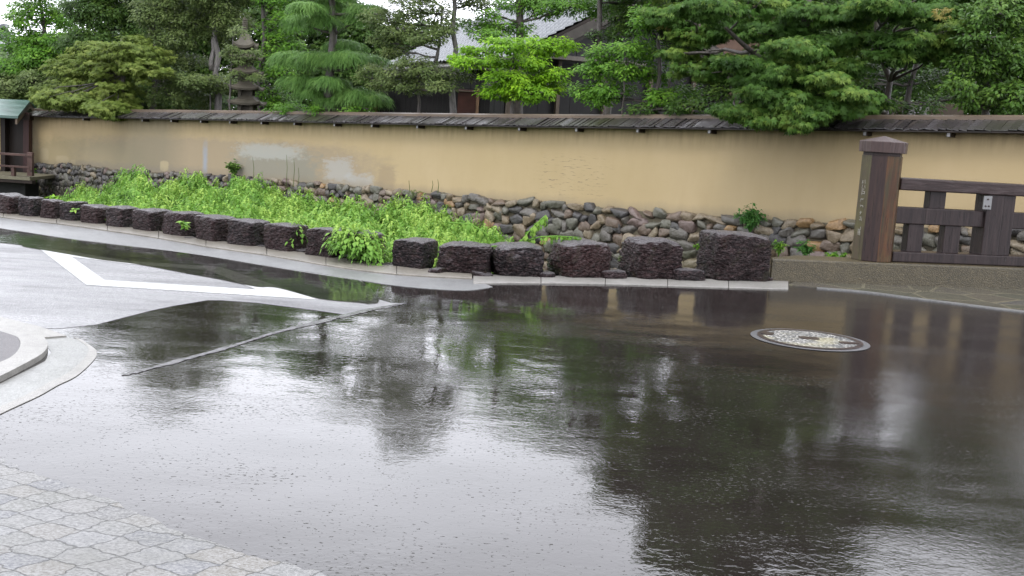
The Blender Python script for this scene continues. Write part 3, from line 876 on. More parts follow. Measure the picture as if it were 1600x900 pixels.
while zoff < 2.1:
    hrow = rng.uniform(0.14, 0.195) * (0.8 if row == 0 else 1.0)
    s = rng.uniform(-0.2, 0)
    while s < LW:
        px = float(np.interp(s, S, wx))
        big_ = 0.82 if px < 380 else 1.0 if px < 800 else 1.2
        wd = rng.uniform(0.14, 0.31) * big_
        if rng.uniform() < 0.2: wd *= 0.65
        sc_ = s + wd / 2
        if sc_ < LW:
            x, y, ze, zb, nx, ny, tx, ty = wat(sc_)
            hh = hrow * rng.uniform(0.75, 1.28)
            z = zb - 0.03 - zoff - hrow / 2 + rng.uniform(-0.035, 0.035)
            if row == 0: z += 0.03
            if z > -2.25:
                q = rng.uniform(0.34, 0.62)
                v = np.sign(SV) * np.abs(SV) ** q
                ln_ = np.maximum(np.linalg.norm(v, axis=1), 1e-5)
                lim = np.minimum(ln_, 1.22)
                v = v / ln_[:, None] * lim[:, None]
                v = v * (1 + 0.20 * value_noise3(SV + rng.uniform(0, 30, 3), 2.8, int(rng.integers(1e6))))[:, None]
                for _k in range(7):   # split faces
                    pn = rng.normal(size=3) * np.array([1, .8, 1]); pn /= np.linalg.norm(pn)
                    dd_ = v @ pn; v = v - np.maximum(0, dd_ - rng.uniform(.62, .85))[:, None] * pn * 0.95
                v = v * np.array([wd / 2 * 1.22, 0.085, hh / 2 * 1.30])
                a = rng.normal(0, 0.24)
                ca, sa = math.cos(a), math.sin(a)
                vx = v[:, 0] * ca - v[:, 2] * sa; vz = v[:, 0] * sa + v[:, 2] * ca
                wxp = x + tx * vx + nx * (v[:, 1] + 0.05); wyp = y + ty * vx + ny * (v[:, 1] + 0.05)
                allV.append(np.stack([wxp, wyp, z + vz], 1)); allF.append(SF + cnt); cnt += len(SV)
                allT.append(np.full(len(SV), palette(px)))
                mo = 1.0 if px < 240 else 0.35
                allM.append(np.full(len(SV), mo * min(1.0, max(0.25, zoff / 0.6))))
        s += wd * 0.985
    zoff += hrow * 0.95
    row += 1
me = grid_mesh('stone_footing', np.concatenate(allV), np.concatenate(allF), np.concatenate(allT), True)
a = me.attributes.new('moss', 'FLOAT', 'POINT'); a.data.foreach_set('value', np.concatenate(allM).astype(np.float32))
link('stone_footing', me, M['stone'], wroot)

# coping roof of dark boards
def coping_mat():
    m = NM('weathered_wet_coping_boards')
    t = m.attr()
    co = m.coord()
    n = m.noise(m.coord(scale=(1, 1, 1)), 7, 5, 0.65)
    c = m.ramp(t, [(0, (0.0240, 0.0216, 0.0216)), (0.4, (0.0408, 0.0360, 0.0360)), (0.7, (0.0624, 0.0576, 0.0600)), (1, (0.0960, 0.0912, 0.0960))])
    c = m.mix(m.mr(n, 0.5, 0.7, 0, .6), c, (0.0240, 0.0240, 0.0150))
    g = m.noise(co, 0.35, 3)
    c = m.mix(m.mr(g, 0.46, 0.6, 0, 0.85), c, (0.0270, 0.0300, 0.0132))
    return m.done(m.princ(c, m.mr(m.noise(co, 0.7, 2), 0.35, 0.6, 0.08, 0.38), m.bump(m.noise(co, 26, 4), 0.5, 0.006), ior=1.4))
M['coping'] = coping_mat()
M['dark_wood'] = simple('dark_wet_timber', (0.0200, 0.0140, 0.0110), 0.4, 30, 0.5, 0.004, 0.35, 5, (1, 1, 0.2))
M['ridge_wood'] = simple('weathered_ridge_board', (0.10, 0.075, 0.055), 0.45, 30, 0.5, 0.004, 0.4, 1.2)
mb = MB()
s = 0.0
while s < LW - 0.1:
    wd = random.uniform(0.085, 0.125)
    x, y, ze, zb, nx, ny, tx, ty = wat(s + wd / 2)
    tz = random.random() * 0.35 + 0.1 + 0.25 * (0.5 + 0.5 * math.sin(s * 0.9)) + 0.15 * (random.random() < 0.12)
    rise = 0.165
    jz = random.uniform(-0.008, 0.008); jt = random.uniform(-0.012, 0.012)
    def pt(off, ds, z): return (x + nx * off + tx * ds, y + ny * off + ty * ds, z)
    h2 = wd / 2 - 0.003
    e = random.uniform(-0.015, 0.015)
    for side_, sg in ((1, 1),):
        a0, a1 = 0.27 + e, -0.13
        vs = [pt(a0, -h2, ze + jz - jt), pt(a0, h2, ze + jz + jt), pt(a1, h2, ze + rise + jz + jt), pt(a1, -h2, ze + rise + jz - jt)]
        vs += [(p[0], p[1], p[2] + 0.016) for p in vs]
        mb.add(vs, [(0, 3, 2, 1), (4, 5, 6, 7), (0, 1, 5, 4), (1, 2, 6, 5), (2, 3, 7, 6), (3, 0, 4, 7)], tz)
        vs = [pt(-0.17, -h2, ze + rise), pt(-0.17, h2, ze + rise), pt(-0.60, h2, ze), pt(-0.60, -h2, ze)]
        vs += [(p[0], p[1], p[2] + 0.016) for p in vs]
        mb.add(vs, [(0, 3, 2, 1), (4, 5, 6, 7), (0, 1, 5, 4), (1, 2, 6, 5), (2, 3, 7, 6), (3, 0, 4, 7)], tz)
    s += wd
mb.build('coping_boards', M['coping'], wroot)
def run(mb, secs, n=130, s0=0.0, s1=None, t=0.5):
    """extrude a closed section [(off, dz from eave)] along the wall"""
    s1 = LW if s1 is None else s1
    vs = []
    k = len(secs)
    for s in np.linspace(s0, s1, n):
        x, y, ze, zb, nx, ny, tx, ty = wat(s)
        for off, dz in secs: vs.append((x + nx * off, y + ny * off, ze + dz))
    fs = [(i * k + j, (i + 1) * k + j, (i + 1) * k + (j + 1) % k, i * k + (j + 1) % k) for i in range(n - 1) for j in range(k)]
    fs += [tuple(range(k - 1, -1, -1)), tuple((n - 1) * k + j for j in range(k))]
    mb.add(vs, fs, t)
mb = MB(); run(mb, [(-0.07, 0.155), (-0.07, 0.205), (-0.15, 0.23), (-0.23, 0.205), (-0.23, 0.155)])
mb.build('ridge_board', M['ridge_wood'], wroot)
mb = MB(); run(mb, [(0.01, -0.02), (0.01, 0.03), (0.25, -0.01), (0.25, -0.03)])
mb.build('soffit', M['dark_wood'], wroot)
M['bracket_end'] = simple('bleached_bracket_end', (0.2520, 0.2460, 0.2400), 0.5)
bxs = [140, 185, 232, 277, 323, 368, 417, 468, 530, 588, 658, 733, 815, 903, 997, 1107, 1227, 1345, 1473, 1610]
for bx in bxs:
    x, y, ze, zb, nx, ny, tx, ty = wat(s_of_px(bx))
    a = math.atan2(ty, tx)
    mb = MB(); mb.box((x + nx * 0.11, y + ny * 0.11, ze - 0.062), 0.065, 0.18, 0.06, a)
    b = mb.build('bracket', M['dark_wood'], wroot)
    mb = MB(); mb.box((x + nx * 0.204, y + ny * 0.204, ze - 0.063), 0.04, 0.006, 0.05, a)
    mb.build('end_cap', M['bracket_end'], b)
    b.children[0].parent = b

# ================================================================== bridge kerb, post, railing (right)
def wood_mat(name, cols, rough=0.35, grain=(14, 14, 0.8), moss=0.0, streak=None, gloss_top=0.0):
    m = NM(name)
    co = m.coord(scale=grain)
    n = m.noise(co, 2.0, 6, 0.65, 0.4)
    c = m.ramp(m.mr(n, 0.28, 0.72), [(i / (len(cols) - 1), q) for i, q in enumerate(cols)])
    crack = m.mr(m.noise(m.coord(scale=tuple(g * 1.6 for g in grain), loc=(3, 1, 2)), 3.0, 3, 0.5), 0.62, 0.67)
    c = m.mix(m.math('MULTIPLY', crack, 0.7), c, (0.01, 0.008, 0.007))
    if moss: c = m.mix(m.math('MULTIPLY', m.mr(m.noise(m.coord(), 4, 5, 0.7), 0.45, 0.65), moss), c, (0.07, 0.065, 0.025))
    if streak:  # runs of colour down the face
        c = m.mix(m.mr(m.noise(m.coord(scale=(1, 1, 0.12), loc=(5, 2, 0)), 9, 4, 0.6), 0.5, 0.62, 0, .75), c, streak)
    h = m.math('SUBTRACT', m.math('MULTIPLY', n, 0.006), m.math('MULTIPLY', crack, 0.004))
    return m.done(m.princ(c, rough, m.bump(h, 0.8, 1.0), ior=1.4, spec=0.32))
ang_k = math.atan2(ku.y, ku.x)
grain_x = (1.2, 14, 14)
M['post_red'] = wood_mat('wet_red_brown_post_timber', [(0.0223, 0.0116, 0.0074), (0.0513, 0.0237, 0.0112), (0.0900, 0.0357, 0.0140)], 0.4, streak=(0.0268, 0.0263, 0.0136), moss=0.3)
M['post_dark'] = wood_mat('wet_dark_post_timber', [(0.0126, 0.0084, 0.0084), (0.0252, 0.0147, 0.0134), (0.0357, 0.0210, 0.0168)], 0.4)
M['post_green'] = wood_mat('algae_stained_post_timber', [(0.0300, 0.0250, 0.0150), (0.0500, 0.0400, 0.0225), (0.0600, 0.0400, 0.0300)], 0.45, moss=0.7)
M['rail'] = wood_mat('wet_dark_rail_timber', [(0.0105, 0.0076, 0.0080), (0.0210, 0.0143, 0.0143), (0.0357, 0.0252, 0.0244)], 0.32)
M['cap_wood'] = wood_mat('weathered_cap_timber', [(0.0300, 0.0210, 0.0210), (0.0540, 0.0360, 0.0330), (0.0900, 0.0720, 0.0720)], 0.4)

def K(u, v, z): return kA + ku * u - kn * v + Vector((0, 0, z))   # v: back from the kerb face
KH = 0.27
br = empty('bridge_kerb', K(0, 0, 0), 'brown exposed aggregate concrete kerb under the wooden bridge railing', 'kerb')
mb = MB()
q = [K(0, 0, 0), K(9, 0, 0), K(9, 0.5, 0), K(0.55, 0.5, 0), K(0.06, 0.16, 0)]
mb.prism([(p.x, p.y) for p in q], -0.3, KH)
o = mb.build('block', M['aggregate'], br, bevel=0.02, seg=3)

# post: front centre at px 1360, base y 412 standing on the kerb top
pu, _ = on_plane(1361, 411, K(0, 0.27, 0), ku)
pr = 0.228
post = empty('bridge_post', K(pu, 0.27, KH), 'tall eight sided reddish wooden bridge post with a low pyramid cap and carved writing', 'post', rz=ang_k)
_, zt = on_plane(1377, 243, K(0, 0.27, 0), ku)
def octa(c, r, z, cut=0.30, rot=0.0):
    a = r; b = r * (1 - 2 * cut) if False else r * 0.40
    pts = [(-b, -a), (b, -a), (a, -b), (a, b), (b, a), (-b, a), (-a, b), (-a, -b)]
    cr, sr = math.cos(ang_k + rot), math.sin(ang_k + rot)
    return [(c.x + x * cr - y * sr, c.y + x * sr + y * cr, z) for x, y in pts]
pc = K(pu, 0.27, 0)
PROT = -R(25) - ang_k
b0 = octa(pc, pr, KH, rot=PROT); b1 = octa(pc, pr * 0.985, zt, rot=PROT)
mb = MB(); mb.add(b0 + b1, [tuple(range(7, -1, -1)), tuple(range(8, 16))] + [(i, (i + 1) % 8, 8 + (i + 1) % 8, 8 + i) for i in range(8)])
me = mb.mesh('shaft')
for mm in (M['post_dark'], M['post_red'], M['post_green']): me.materials.append(mm)
sh = link('shaft', me, None, post)
for pidx, p in enumerate(me.polygons):
    if pidx >= 2:
        f = pidx - 2
        p.material_index = {0: 0, 1: 1, 2: 1, 7: 2, 6: 2}.get(f, 0)
mod = sh.modifiers.new('b', 'BEVEL'); mod.width = 0.008; mod.segments = 2
mb = MB()
n0 = octa(pc, pr * 0.94, zt - 0.002, rot=PROT); n1 = octa(pc, pr * 0.94, zt + 0.035, rot=PROT)
mb.add(n0 + n1, [tuple(range(7, -1, -1)), tuple(range(8, 16))] + [(i, (i + 1) % 8, 8 + (i + 1) % 8, 8 + i) for i in range(8)])
mb.build('neck', M['post_dark'], post)
c0 = octa(pc, pr * 1.16, zt + 0.035, rot=PROT); c1 = octa(pc, pr * 1.18, zt + 0.165, rot=PROT); apx = (pc.x, pc.y, zt + 0.235)
mb = MB(); mb.add(c0 + c1 + [apx], [tuple(range(7, -1, -1))] + [(i, (i + 1) % 8, 8 + (i + 1) % 8, 8 + i) for i in range(8)] + [(8 + i, 8 + (i + 1) % 8, 16) for i in range(8)])
mb.build('cap', M['cap_wood'], post, bevel=0.006)
# worn carved characters, small pale strokes down the left front face
cut_m = simple('pale_worn_carving', (0.2000, 0.1900, 0.1650), 0.6)
e0 = Vector(b0[7]); e1 = Vector(b0[0])          # left front face edges
fu = (e1 - e0).normalized(); fn = Vector((fu.y, -fu.x, 0))
if fn.y > 0: fn = -fn
mbc = MB()
def stroke(u0, z0, u1, z1, wdt=0.006):
    mid = (e0 + e1) / 2
    def w3(u, z):
        p = mid + fu * u + fn * 0.0015; return Vector((p.x, p.y, z))
    a, b = w3(u0, z0), w3(u1, z1)
    d = (b - a).normalized(); s_ = d.cross(fn).normalized() * wdt / 2
    vs = [a - s_, b - s_, b + s_, a + s_]
    vs2 = [v - fn * 0.006 for v in vs]
    mbc.add(vs + vs2, [(0, 1, 2, 3), (7, 6, 5, 4), (0, 4, 5, 1), (1, 5, 6, 2), (2, 6, 7, 3), (3, 7, 4, 0)])
rs = random.Random(5)
for (py, kind) in ((284, 4), (292, 3), (301, 6), (313, 3), (323, 4), (333, 3), (343, 4), (358, 2), (365, 5)):
    _, zc = on_plane(1345, py, pc - kn * -pr * .7, ku)
    sfc = 0.028 if kind < 5 else 0.036
    for _k in range(kind):
        if rs.random() < 0.5:
            z_ = zc + rs.uniform(-sfc, sfc); stroke(-sfc * rs.uniform(.5, 1), z_, sfc * rs.uniform(.4, 1), z_ + rs.uniform(-.006, .006))
        else:
            u_ = rs.uniform(-sfc, sfc); stroke(u_, zc + sfc * rs.uniform(.3, 1), u_ + rs.uniform(-.012, .012), zc - sfc * rs.uniform(.3, 1))
mbc.build('lettering', cut_m, post)

# railing
rl = empty('bridge_railing', K(2.6, 0.27, KH), 'dark wet timber bridge railing with thick rails running right from the tall post', 'railing', rz=ang_k)
A0 = K(0, 0.20, 0)
def pz(px, py, v=0.20):
    return on_plane(px, py, K(0, v, 0), ku)
def beam(mb, u0, u1, v0, v1, z0, z1, t=0.5, taper=0):
    q = [K(u0, v0, 0), K(u1, v0, 0), K(u1, v1, 0), K(u0, v1, 0)]
    mb.prism([(p.x, p.y) for p in q], z0, z1, t)
uend = 8.5
u_l = pu + pr * 0.9
z_t1 = pz(1500, 283, 0.13)[1]; z_t0 = pz(1500, 302, 0.13)[1]
z_m1 = pz(1480, 327, 0.19)[1]; z_m0 = pz(1480, 353, 0.19)[1]
z_b1 = pz(1500, 397, 0.16)[1]
mb = MB(); beam(mb, u_l, uend, 0.13, 0.43, z_t0, z_t1); mb.build('top_rail', wood_mat('wet_top_rail_timber', [(0.0135, 0.0090, 0.0090), (0.0293, 0.0189, 0.0180), (0.0585, 0.0450, 0.0450)], 0.28, (1.5, 3, 14)), rl, bevel=0.015)
u_bp0 = pz(1536, 380, 0.14)[0]; u_bp1 = pz(1579, 380, 0.14)[0]
mb = MB(); beam(mb, u_l, u_bp0 + 0.02, 0.19, 0.36, z_m0, z_m1); mb.build('middle_rail', M['rail'], rl, bevel=0.012)
mb = MB(); beam(mb, u_bp1 - 0.02, uend, 0.19, 0.36, z_m0, z_m1); mb.build('middle_rail', M['rail'], rl, bevel=0.012)
mb = MB(); beam(mb, u_l, uend, 0.14, 0.42, KH + 0.002, z_b1); mb.build('bottom_rail', M['rail'], rl, bevel=0.012)
zb1 = z_b1 - 0.004
mb = MB(); beam(mb, u_bp0, (u_bp0 + u_bp1) / 2 + 0.04, 0.12 + 0.03, 0.40, zb1, z_t0 + 0.004); mb.build('upright', M['rail'], rl, bevel=0.01)
mb = MB(); beam(mb, (u_bp0 + u_bp1) / 2 + 0.044, u_bp1 + .02, 0.12 + 0.045, 0.39, zb1, z_t0 + 0.004); mb.build('upright', M['rail'], rl, bevel=0.01)
def bal(px0, px1, py, za, zb_, v0=0.21, v1=0.34):
    ua = pz(px0, py, v0)[0]; ub = pz(px1, py, v0)[0]
    mb = MB(); beam(mb, ua, ub, v0, v1, za, zb_); mb.build('baluster', M['rail'], rl, bevel=0.008)
bal(1453, 1478, 312, z_m1 - 0.004, z_t0 + 0.004)
bal(1418, 1442, 373, zb1, z_m0 + 0.004)
bal(1475, 1500, 373, zb1, z_m0 + 0.004)
bal(1524, 1546, 373, zb1, z_t0 + 0.004, 0.365, 0.46)
bal(1640, 1665, 312, z_m1 - 0.004, z_t0 + 0.004)
bal(1625, 1650, 373, zb1, z_m0 + 0.004)
steel = NM('galvanised_bracket'); steel_m = steel.done(steel.princ((0.18, 0.18, 0.18), 0.45, steel.bump(steel.noise(steel.coord(), 60, 3), .3, .001), metal=0.7))
ua = pz(1534, 316, 0.17)[0]; ub = pz(1547, 316, 0.17)[0]
z0 = pz(1540, 327, 0.17)[1]; z1 = pz(1540, 306, 0.17)[1]
mb = MB(); beam(mb, ua, ub, 0.135, 0.148, z0, z1); bk = mb.build('metal_bracket', steel_m, rl, bevel=0.002)
for (pu_, pz_) in ((ua + .035, z0 + .04), (ub - .035, z0 + .04), ((ua + ub) / 2, z1 - .04)):
    mb = MB(); c = K(pu_, 0.134, pz_); mb.tube([c, c + kn * 0.01], [0.012, 0.010], 8); mb.build('bolt', iron_m, bk)

# ================================================================== left gate, little bridge
gate = empty('garden_gate', PG(20, 273, 29.6), 'dark wooden gate under a green copper roof at the left end of the ochre wall', 'gate')
GY = 29.3
copper = NM('green_copper_sheet')
cpc = copper.coord(scale=(1, 1, 1))
cw = copper.n('TexWave'); copper.set(cw.inputs[0], copper.coord(scale=(0.2, 1, 1), rot=(0, 0, 0))); cw.inputs['Scale'].default_value = 2.4; cw.bands_direction = 'Z'
ccl = copper.mix(copper.mr(copper.noise(cpc, 2.5, 5), .35, .65), (0.018, 0.050, 0.040), (0.035, 0.085, 0.068))
copper_m = copper.done(copper.princ(ccl, 0.35, copper.bump(cw.outputs[1], 0.4, 0.02), ior=1.5))
def quadP(mb, pts, t=0.5, th=0.0):
    q = [PG(*a) for a in pts]
    n = (q[1] - q[0]).cross(q[2] - q[0]).normalized()
    if th:
        q2 = [p - n * th for p in q]; k = len(q)
        mb.add(q + q2, [tuple(range(k)), tuple(range(2 * k - 1, k - 1, -1))] + [(i, k + i, k + (i + 1) % k, (i + 1) % k) for i in range(k)], t)
    else: mb.add(q, [tuple(range(len(q)))], t)
mb = MB()
# roof: eave towards the road, ridge behind, gable edge on the right
eL = PG(-70, 176, 27.8); eR = PG(28, 179, 28.4); rR = PG(48, 154, 30.0); rL = PG(-70, 152, 29.4)
eR.z = eL.z; rR.z = rL.z + 0.05
dn = Vector((0, 0, -0.07))
mb.add([eL, eR, rR, rL, eL + dn, eR + dn, rR + dn, rL + dn], [(0, 1, 2, 3), (7, 6, 5, 4), (0, 4, 5, 1), (1, 5, 6, 2), (2, 6, 7, 3), (3, 7, 4, 0)])
back = (rR - eR); bR = rR + Vector((back.x, back.y, -back.z)); bL = rL + Vector((back.x, back.y, -back.z))
mb.add([rL, rR, bR, bL, rL + dn, rR + dn, bR + dn, bL + dn], [(0, 1, 2, 3), (7, 6, 5, 4), (0, 4, 5, 1), (1, 5, 6, 2), (2, 6, 7, 3), (3, 7, 4, 0)])
mb.build('roof', copper_m, gate)
mb = MB()
for a, b in ((eR, rR), (rR, bR)):
    a2 = a + Vector((-0.02, 0, -0.07)); b2 = b + Vector((-0.02, 0, -0.07))
    mb.add([a2, b2, b2 + Vector((0, 0, -.16)), a2 + Vector((0, 0, -.16)), a2 + Vector((-.06, 0, 0)), b2 + Vector((-.06, 0, 0)), b2 + Vector((-.06, 0, -.16)), a2 + Vector((-.06, 0, -.16))],
           [(0, 1, 2, 3), (7, 6, 5, 4), (0, 4, 5, 1), (1, 5, 6, 2), (2, 6, 7, 3), (3, 7, 4, 0)])
mb.build('bargeboard', M['ridge_wood'], gate)
def slab(name, x0, x1, y0, y1, Y, depth, mat, parent):
    a = PG((x0 + x1) / 2, y1, Y); b = PG((x0 + x1) / 2, y0, Y)
    wd = (x1 - x0) / F * Y * DS
    mb = MB(); mb.box((a.x, Y * DS + depth / 2, (a.z + b.z) / 2), wd, depth, b.z - a.z)
    return mb.build(name, mat, parent, bevel=0.004)
slab('door', 7, 38, 176, 268, GY + 0.25, 0.08, M['dark_wood'], gate)
slab('gate_post', 36, 45, 176, 275, GY, 0.25, wood_mat('gate_post_timber', [(0.03, 0.017, 0.016), (0.06, 0.028, 0.026)], 0.4), gate)
slab('gate_post', 1, 8, 176, 275, GY, 0.25, M['dark_wood'], gate)
slab('lintel', 0, 46, 177, 186, GY - 0.02, 0.3, M['dark_wood'], gate)
# plaster wing left of the gate
wing = empty('garden_wall', PG(-30, 275, 29.6), 'short piece of ochre wall left of the dark wooden gate', 'wall')
slab('plaster', -90, 1, 180, 262, GY + 0.1, 0.3, simple('ochre_wing_plaster', (0.37, 0.28, 0.13), 0.75, 30, .4, .004, .12, 1.5), wing)
slab('stone_footing', -90, 1, 262, 330, GY + 0.05, 0.5, M['mortar'], wing)
# little bridge
M['bridge_wood'] = wood_mat('reddish_bridge_timber', [(0.0360, 0.0210, 0.0180), (0.0660, 0.0390, 0.0330), (0.0960, 0.0600, 0.0510)], 0.4, (1, 1, 1))
sb = empty('footbridge', PG(0, 277, 27.5), 'small reddish brown wooden footbridge with railing leading to the gate at far left', 'footbridge')
BY = 27.3
slab('deck', -90, 47, 273, 278, BY, 1.9, simple('mossy_bridge_deck', (0.12, 0.11, 0.075), .5), sb)
slab('fascia', -90, 50, 278, 283, BY + 0.02, 0.25, M['dark_wood'], sb)
slab('abutment', -90, 40, 283, 345, BY + 0.9, 0.9, simple('dark_wet_abutment', (0.03, 0.03, 0.03), .5), sb)
slab('top_rail', -90, 50, 237, 240.5, BY - 0.02, 0.14, M['bridge_wood'], sb)
slab('lower_rail', -90, 46, 256, 259, BY, 0.1, M['bridge_wood'], sb)
for x0, x1 in ((42, 50), (17, 22), (-25, -20)):
    slab('railing_post', x0, x1, 238 if x0 == 42 else 259.1, 275, BY + 0.01, 0.14, M['bridge_wood'], sb)
for z_ in (310, 326):
    slab('brace', -90, 38, z_, z_ + 3, BY + .8, .1, M['ridge_wood'], sb)

# ================================================================== house behind
def tile_mat():
    m = NM('wet_grey_roof_tiles')
    t = m.n('TexCoord'); uv = t.outputs['UV']
    sp = m.n('SeparateXYZ'); m.set(sp.inputs[0], uv)
    fu_ = m.math('FRACT', m.math('DIVIDE', sp.outputs[0], 0.30)); fv_ = m.math('FRACT', m.math('DIVIDE', sp.outputs[1], 0.27))
    n = m.noise(m.coord(), 4, 4)
    c = m.mix(m.mr(n, .3, .7), (0.055, 0.062, 0.070), (0.10, 0.108, 0.118))
    return m.done(m.princ(c, 0.22, m.bump(m.noise(m.coord(), 30, 3), .3, .003), ior=1.5, spec=0.5))
M['tile'] = tile_mat()
house = empty('timber_house', (0.5, 28, 0.15), 'dark timber garden house with a wet grey tiled gable roof behind the ochre wall', 'house')
C0 = Vector((-0.72, 26.4, 0)); ax = Vector((-3.0, 6.1, 0)).normalized(); bx_ = Vector((ax.y, -ax.x, 0))
ZE, ZR, HWID, LEN = 3.09, 5.05, 3.66, 8
def hp(a, b, z): return C0 + ax * a + bx_ * b + Vector((0, 0, z))
# corrugated tile sheet as real geometry on the slope facing the road
def tile_slope(sign):
    nu, nv = int(LEN / 0.22) * 6, int(4.2 / 0.24) * 2
    V = []; 
    us = np.linspace(-0.5, LEN, nu + 1)
    rows = int(4.2 / 0.24)
    vv_ = []
    for r_ in range(rows): vv_ += [(r_ / rows, 0.035), ((r_ + 0.97) / rows, 0.0)]
    for (v, lift) in vv_:
        for u in us:
            prof = 0.035 * (0.5 + 0.5 * math.sin(2 * math.pi * u / 0.22)) ** 1.5
            b = v * HWID if sign > 0 else 2 * HWID - v * HWID
            z = ZE + v * (ZR - ZE)
            p = hp(u, b, z + prof + lift + 0.04)
            V.append(p)
    k = nu + 1
    V = np.array([tuple(p) for p in V])
    Fq = np.array([(j * k + i, j * k + i + 1, (j + 1) * k + i + 1, (j + 1) * k + i) for j in range(len(vv_) - 1) for i in range(nu)])
    return V, Fq
Va, Fa = tile_slope(1)
me = grid_mesh('roof', Va, Fa, None, True)
link('roof', me, M['tile'], house)
mb = MB()
for s_, b0_, b1_ in ((1, -0.15, HWID), (-1, 2 * HWID + 0.15, HWID)):
    z0 = ZE - 0.08; z1 = ZR + 0.0
    q = [hp(-0.5, b0_, z0), hp(LEN, b0_, z0), hp(LEN, b1_, z1), hp(-0.5, b1_, z1)]
    q2 = [p - Vector((0, 0, 0.12)) for p in q]
    mb.add(q + q2, [(0, 1, 2, 3), (7, 6, 5, 4), (0, 4, 5, 1), (1, 5, 6, 2), (2, 6, 7, 3), (3, 7, 4, 0)])
mb.build('roof_deck', M['dark_wood'], house)
mb = MB()
mb.tube([hp(-0.6, HWID, ZR + 0.12), hp(LEN, HWID, ZR + 0.12)], [0.11, 0.11], 10)
for v in np.linspace(0, 1, 2): pass
mb.build('ridge_tiles', M['tile'], house, smooth=True)
mb = MB()
for off, w0, zz in ((-0.55, 0.24, -0.08), (-0.35, 0.16, -0.30)):
    for s_ in (0, 1):
        bb0, bb1 = (-0.25, HWID) if s_ == 0 else (2 * HWID + 0.25, HWID)
        za, zb_ = ZE + (bb0 if s_ == 0 else 2 * HWID - bb0) / HWID * (ZR - ZE), ZR
        q = [hp(off, bb0, za + zz), hp(off, bb1, zb_ + zz), hp(off, bb1, zb_ + zz - w0), hp(off, bb0, za + zz - w0)]
        q2 = [p + ax * 0.08 for p in q]
        mb.add(q + q2, [(0, 1, 2, 3), (7, 6, 5, 4), (0, 4, 5, 1), (1, 5, 6, 2), (2, 6, 7, 3), (3, 7, 4, 0)])
mb.build('bargeboard', simple('grey_weathered_bargeboard', (0.0650, 0.0575, 0.0500), .5), house)
def board_wall(name, a0, b0, a1, b1, z0, z1, n, mat, parent, gable=False):
    mb = MB()
    for i in range(n):
        t0, t1 = i / n, (i + 1) / n
        pa = hp(a0 + (a1 - a0) * t0, b0 + (b1 - b0) * t0, 0); pb = hp(a0 + (a1 - a0) * t1, b0 + (b1 - b0) * t1, 0)
        d = (pb - pa); nrm = Vector((d.y, -d.x, 0)).normalized()
        if nrm.y > 0: nrm = -nrm
        j = random.uniform(0.0, 0.012)
        pa2, pb2 = pa + d * 0.01 + nrm * j, pb - d * 0.01 + nrm * j
        def top(t):
            if not gable: return z1
            bb = b0 + (b1 - b0) * t
            return ZE + (bb if bb < HWID else 2 * HWID - bb) / HWID * (ZR - ZE) - 0.15
        q = [Vector((pa2.x, pa2.y, z0)), Vector((pb2.x, pb2.y, z0)), Vector((pb2.x, pb2.y, top(t1))), Vector((pa2.x, pa2.y, top(t0)))]
        q2 = [p - nrm * 0.08 for p in q]
        mb.add(q + q2, [(0, 1, 2, 3), (7, 6, 5, 4), (0, 4, 5, 1), (1, 5, 6, 2), (2, 6, 7, 3), (3, 7, 4, 0)], random.random())
    return mb.build(name, mat, parent)
M['house_wood'] = simple('charred_dark_boarding', (0.0120, 0.0108, 0.0108), 0.5, 25, .5, .004, .4, 4, (1, 1, .3))
M['gable_wood'] = simple('grey_gable_boarding', (0.0425, 0.0410, 0.0440), 0.5, 25, .5, .004, .3, 4)
board_wall('wall', 0.3, 0.45, LEN - .3, 0.45, 0.1, ZE + 0.1, 40, M['house_wood'], house)
board_wall('wall', 0.3, 0.45, 0.3, 2 * HWID - .45, 0.1, 3.2, 22, M['house_wood'], house)
board_wall('gable_wall', 0.28, 0.45, 0.28, 2 * HWID - .45, 3.2, 5, 14, M['gable_wood'], house, True)
mb = MB()
for b_ in (0.5, 1.8, 3.1, 4.4, 5.7): 
    c = hp(0.2, b_, 0); mb.box((c.x, c.y, 1.7), 0.09, 0.09, 3.2, math.atan2(bx_.y, bx_.x))
mb.build('timber_posts', simple('weathered_post_wood', (0.10, 0.075, 0.055), .5), house)
mb = MB(); c = hp(-0.05, HWID * .62, 3.3); mb.box(c, 3.4, 0.35, 0.10, math.atan2(bx_.y, bx_.x)); mb.build('pent_ledge', simple('grey_ledge', (0.16, 0.14, 0.12), .4), house)
# reddish store door panel and post seen over the coping
shed = empty('plank_screen', PG(690, 178, 19.7), 'dark boarded screen with a red brown door panel seen over the wall coping', 'fence')
def scr(name, x0, x1, y0, y1, Y, mat, d=0.06):
    return slab(name, x0, x1, y0, y1, Y, d, mat, shed)
mb = MB()
for i in range(22):
    x0 = 583 + i * 8.2
    a = PG(x0 + 4, 200, 22.9); b = PG(x0 + 4, 138, 22.9)
    mb.box((a.x, 22.9 * DS + random.uniform(0, .012), (a.z + b.z) / 2), 8.0 / F * 22.9 * DS, .03, b.z - a.z, t=random.random())
mb.build('boards', M['house_wood'], shed)
scr('door', 713, 741, 140, 200, 22.8, simple('red_brown_door', (0.0510, 0.0180, 0.0120), .45, 25, .4, .003, .3, 5))
scr('post', 741.5, 746, 138, 200, 22.75, simple('tan_post', (0.20, 0.12, 0.07), .5))
scr('post', 582, 588, 158, 200, 22.7, simple('tan_post_b', (0.20, 0.11, 0.05), .5))
scr('top_rail', 583, 760, 138, 140, 22.75, M['ridge_wood'])

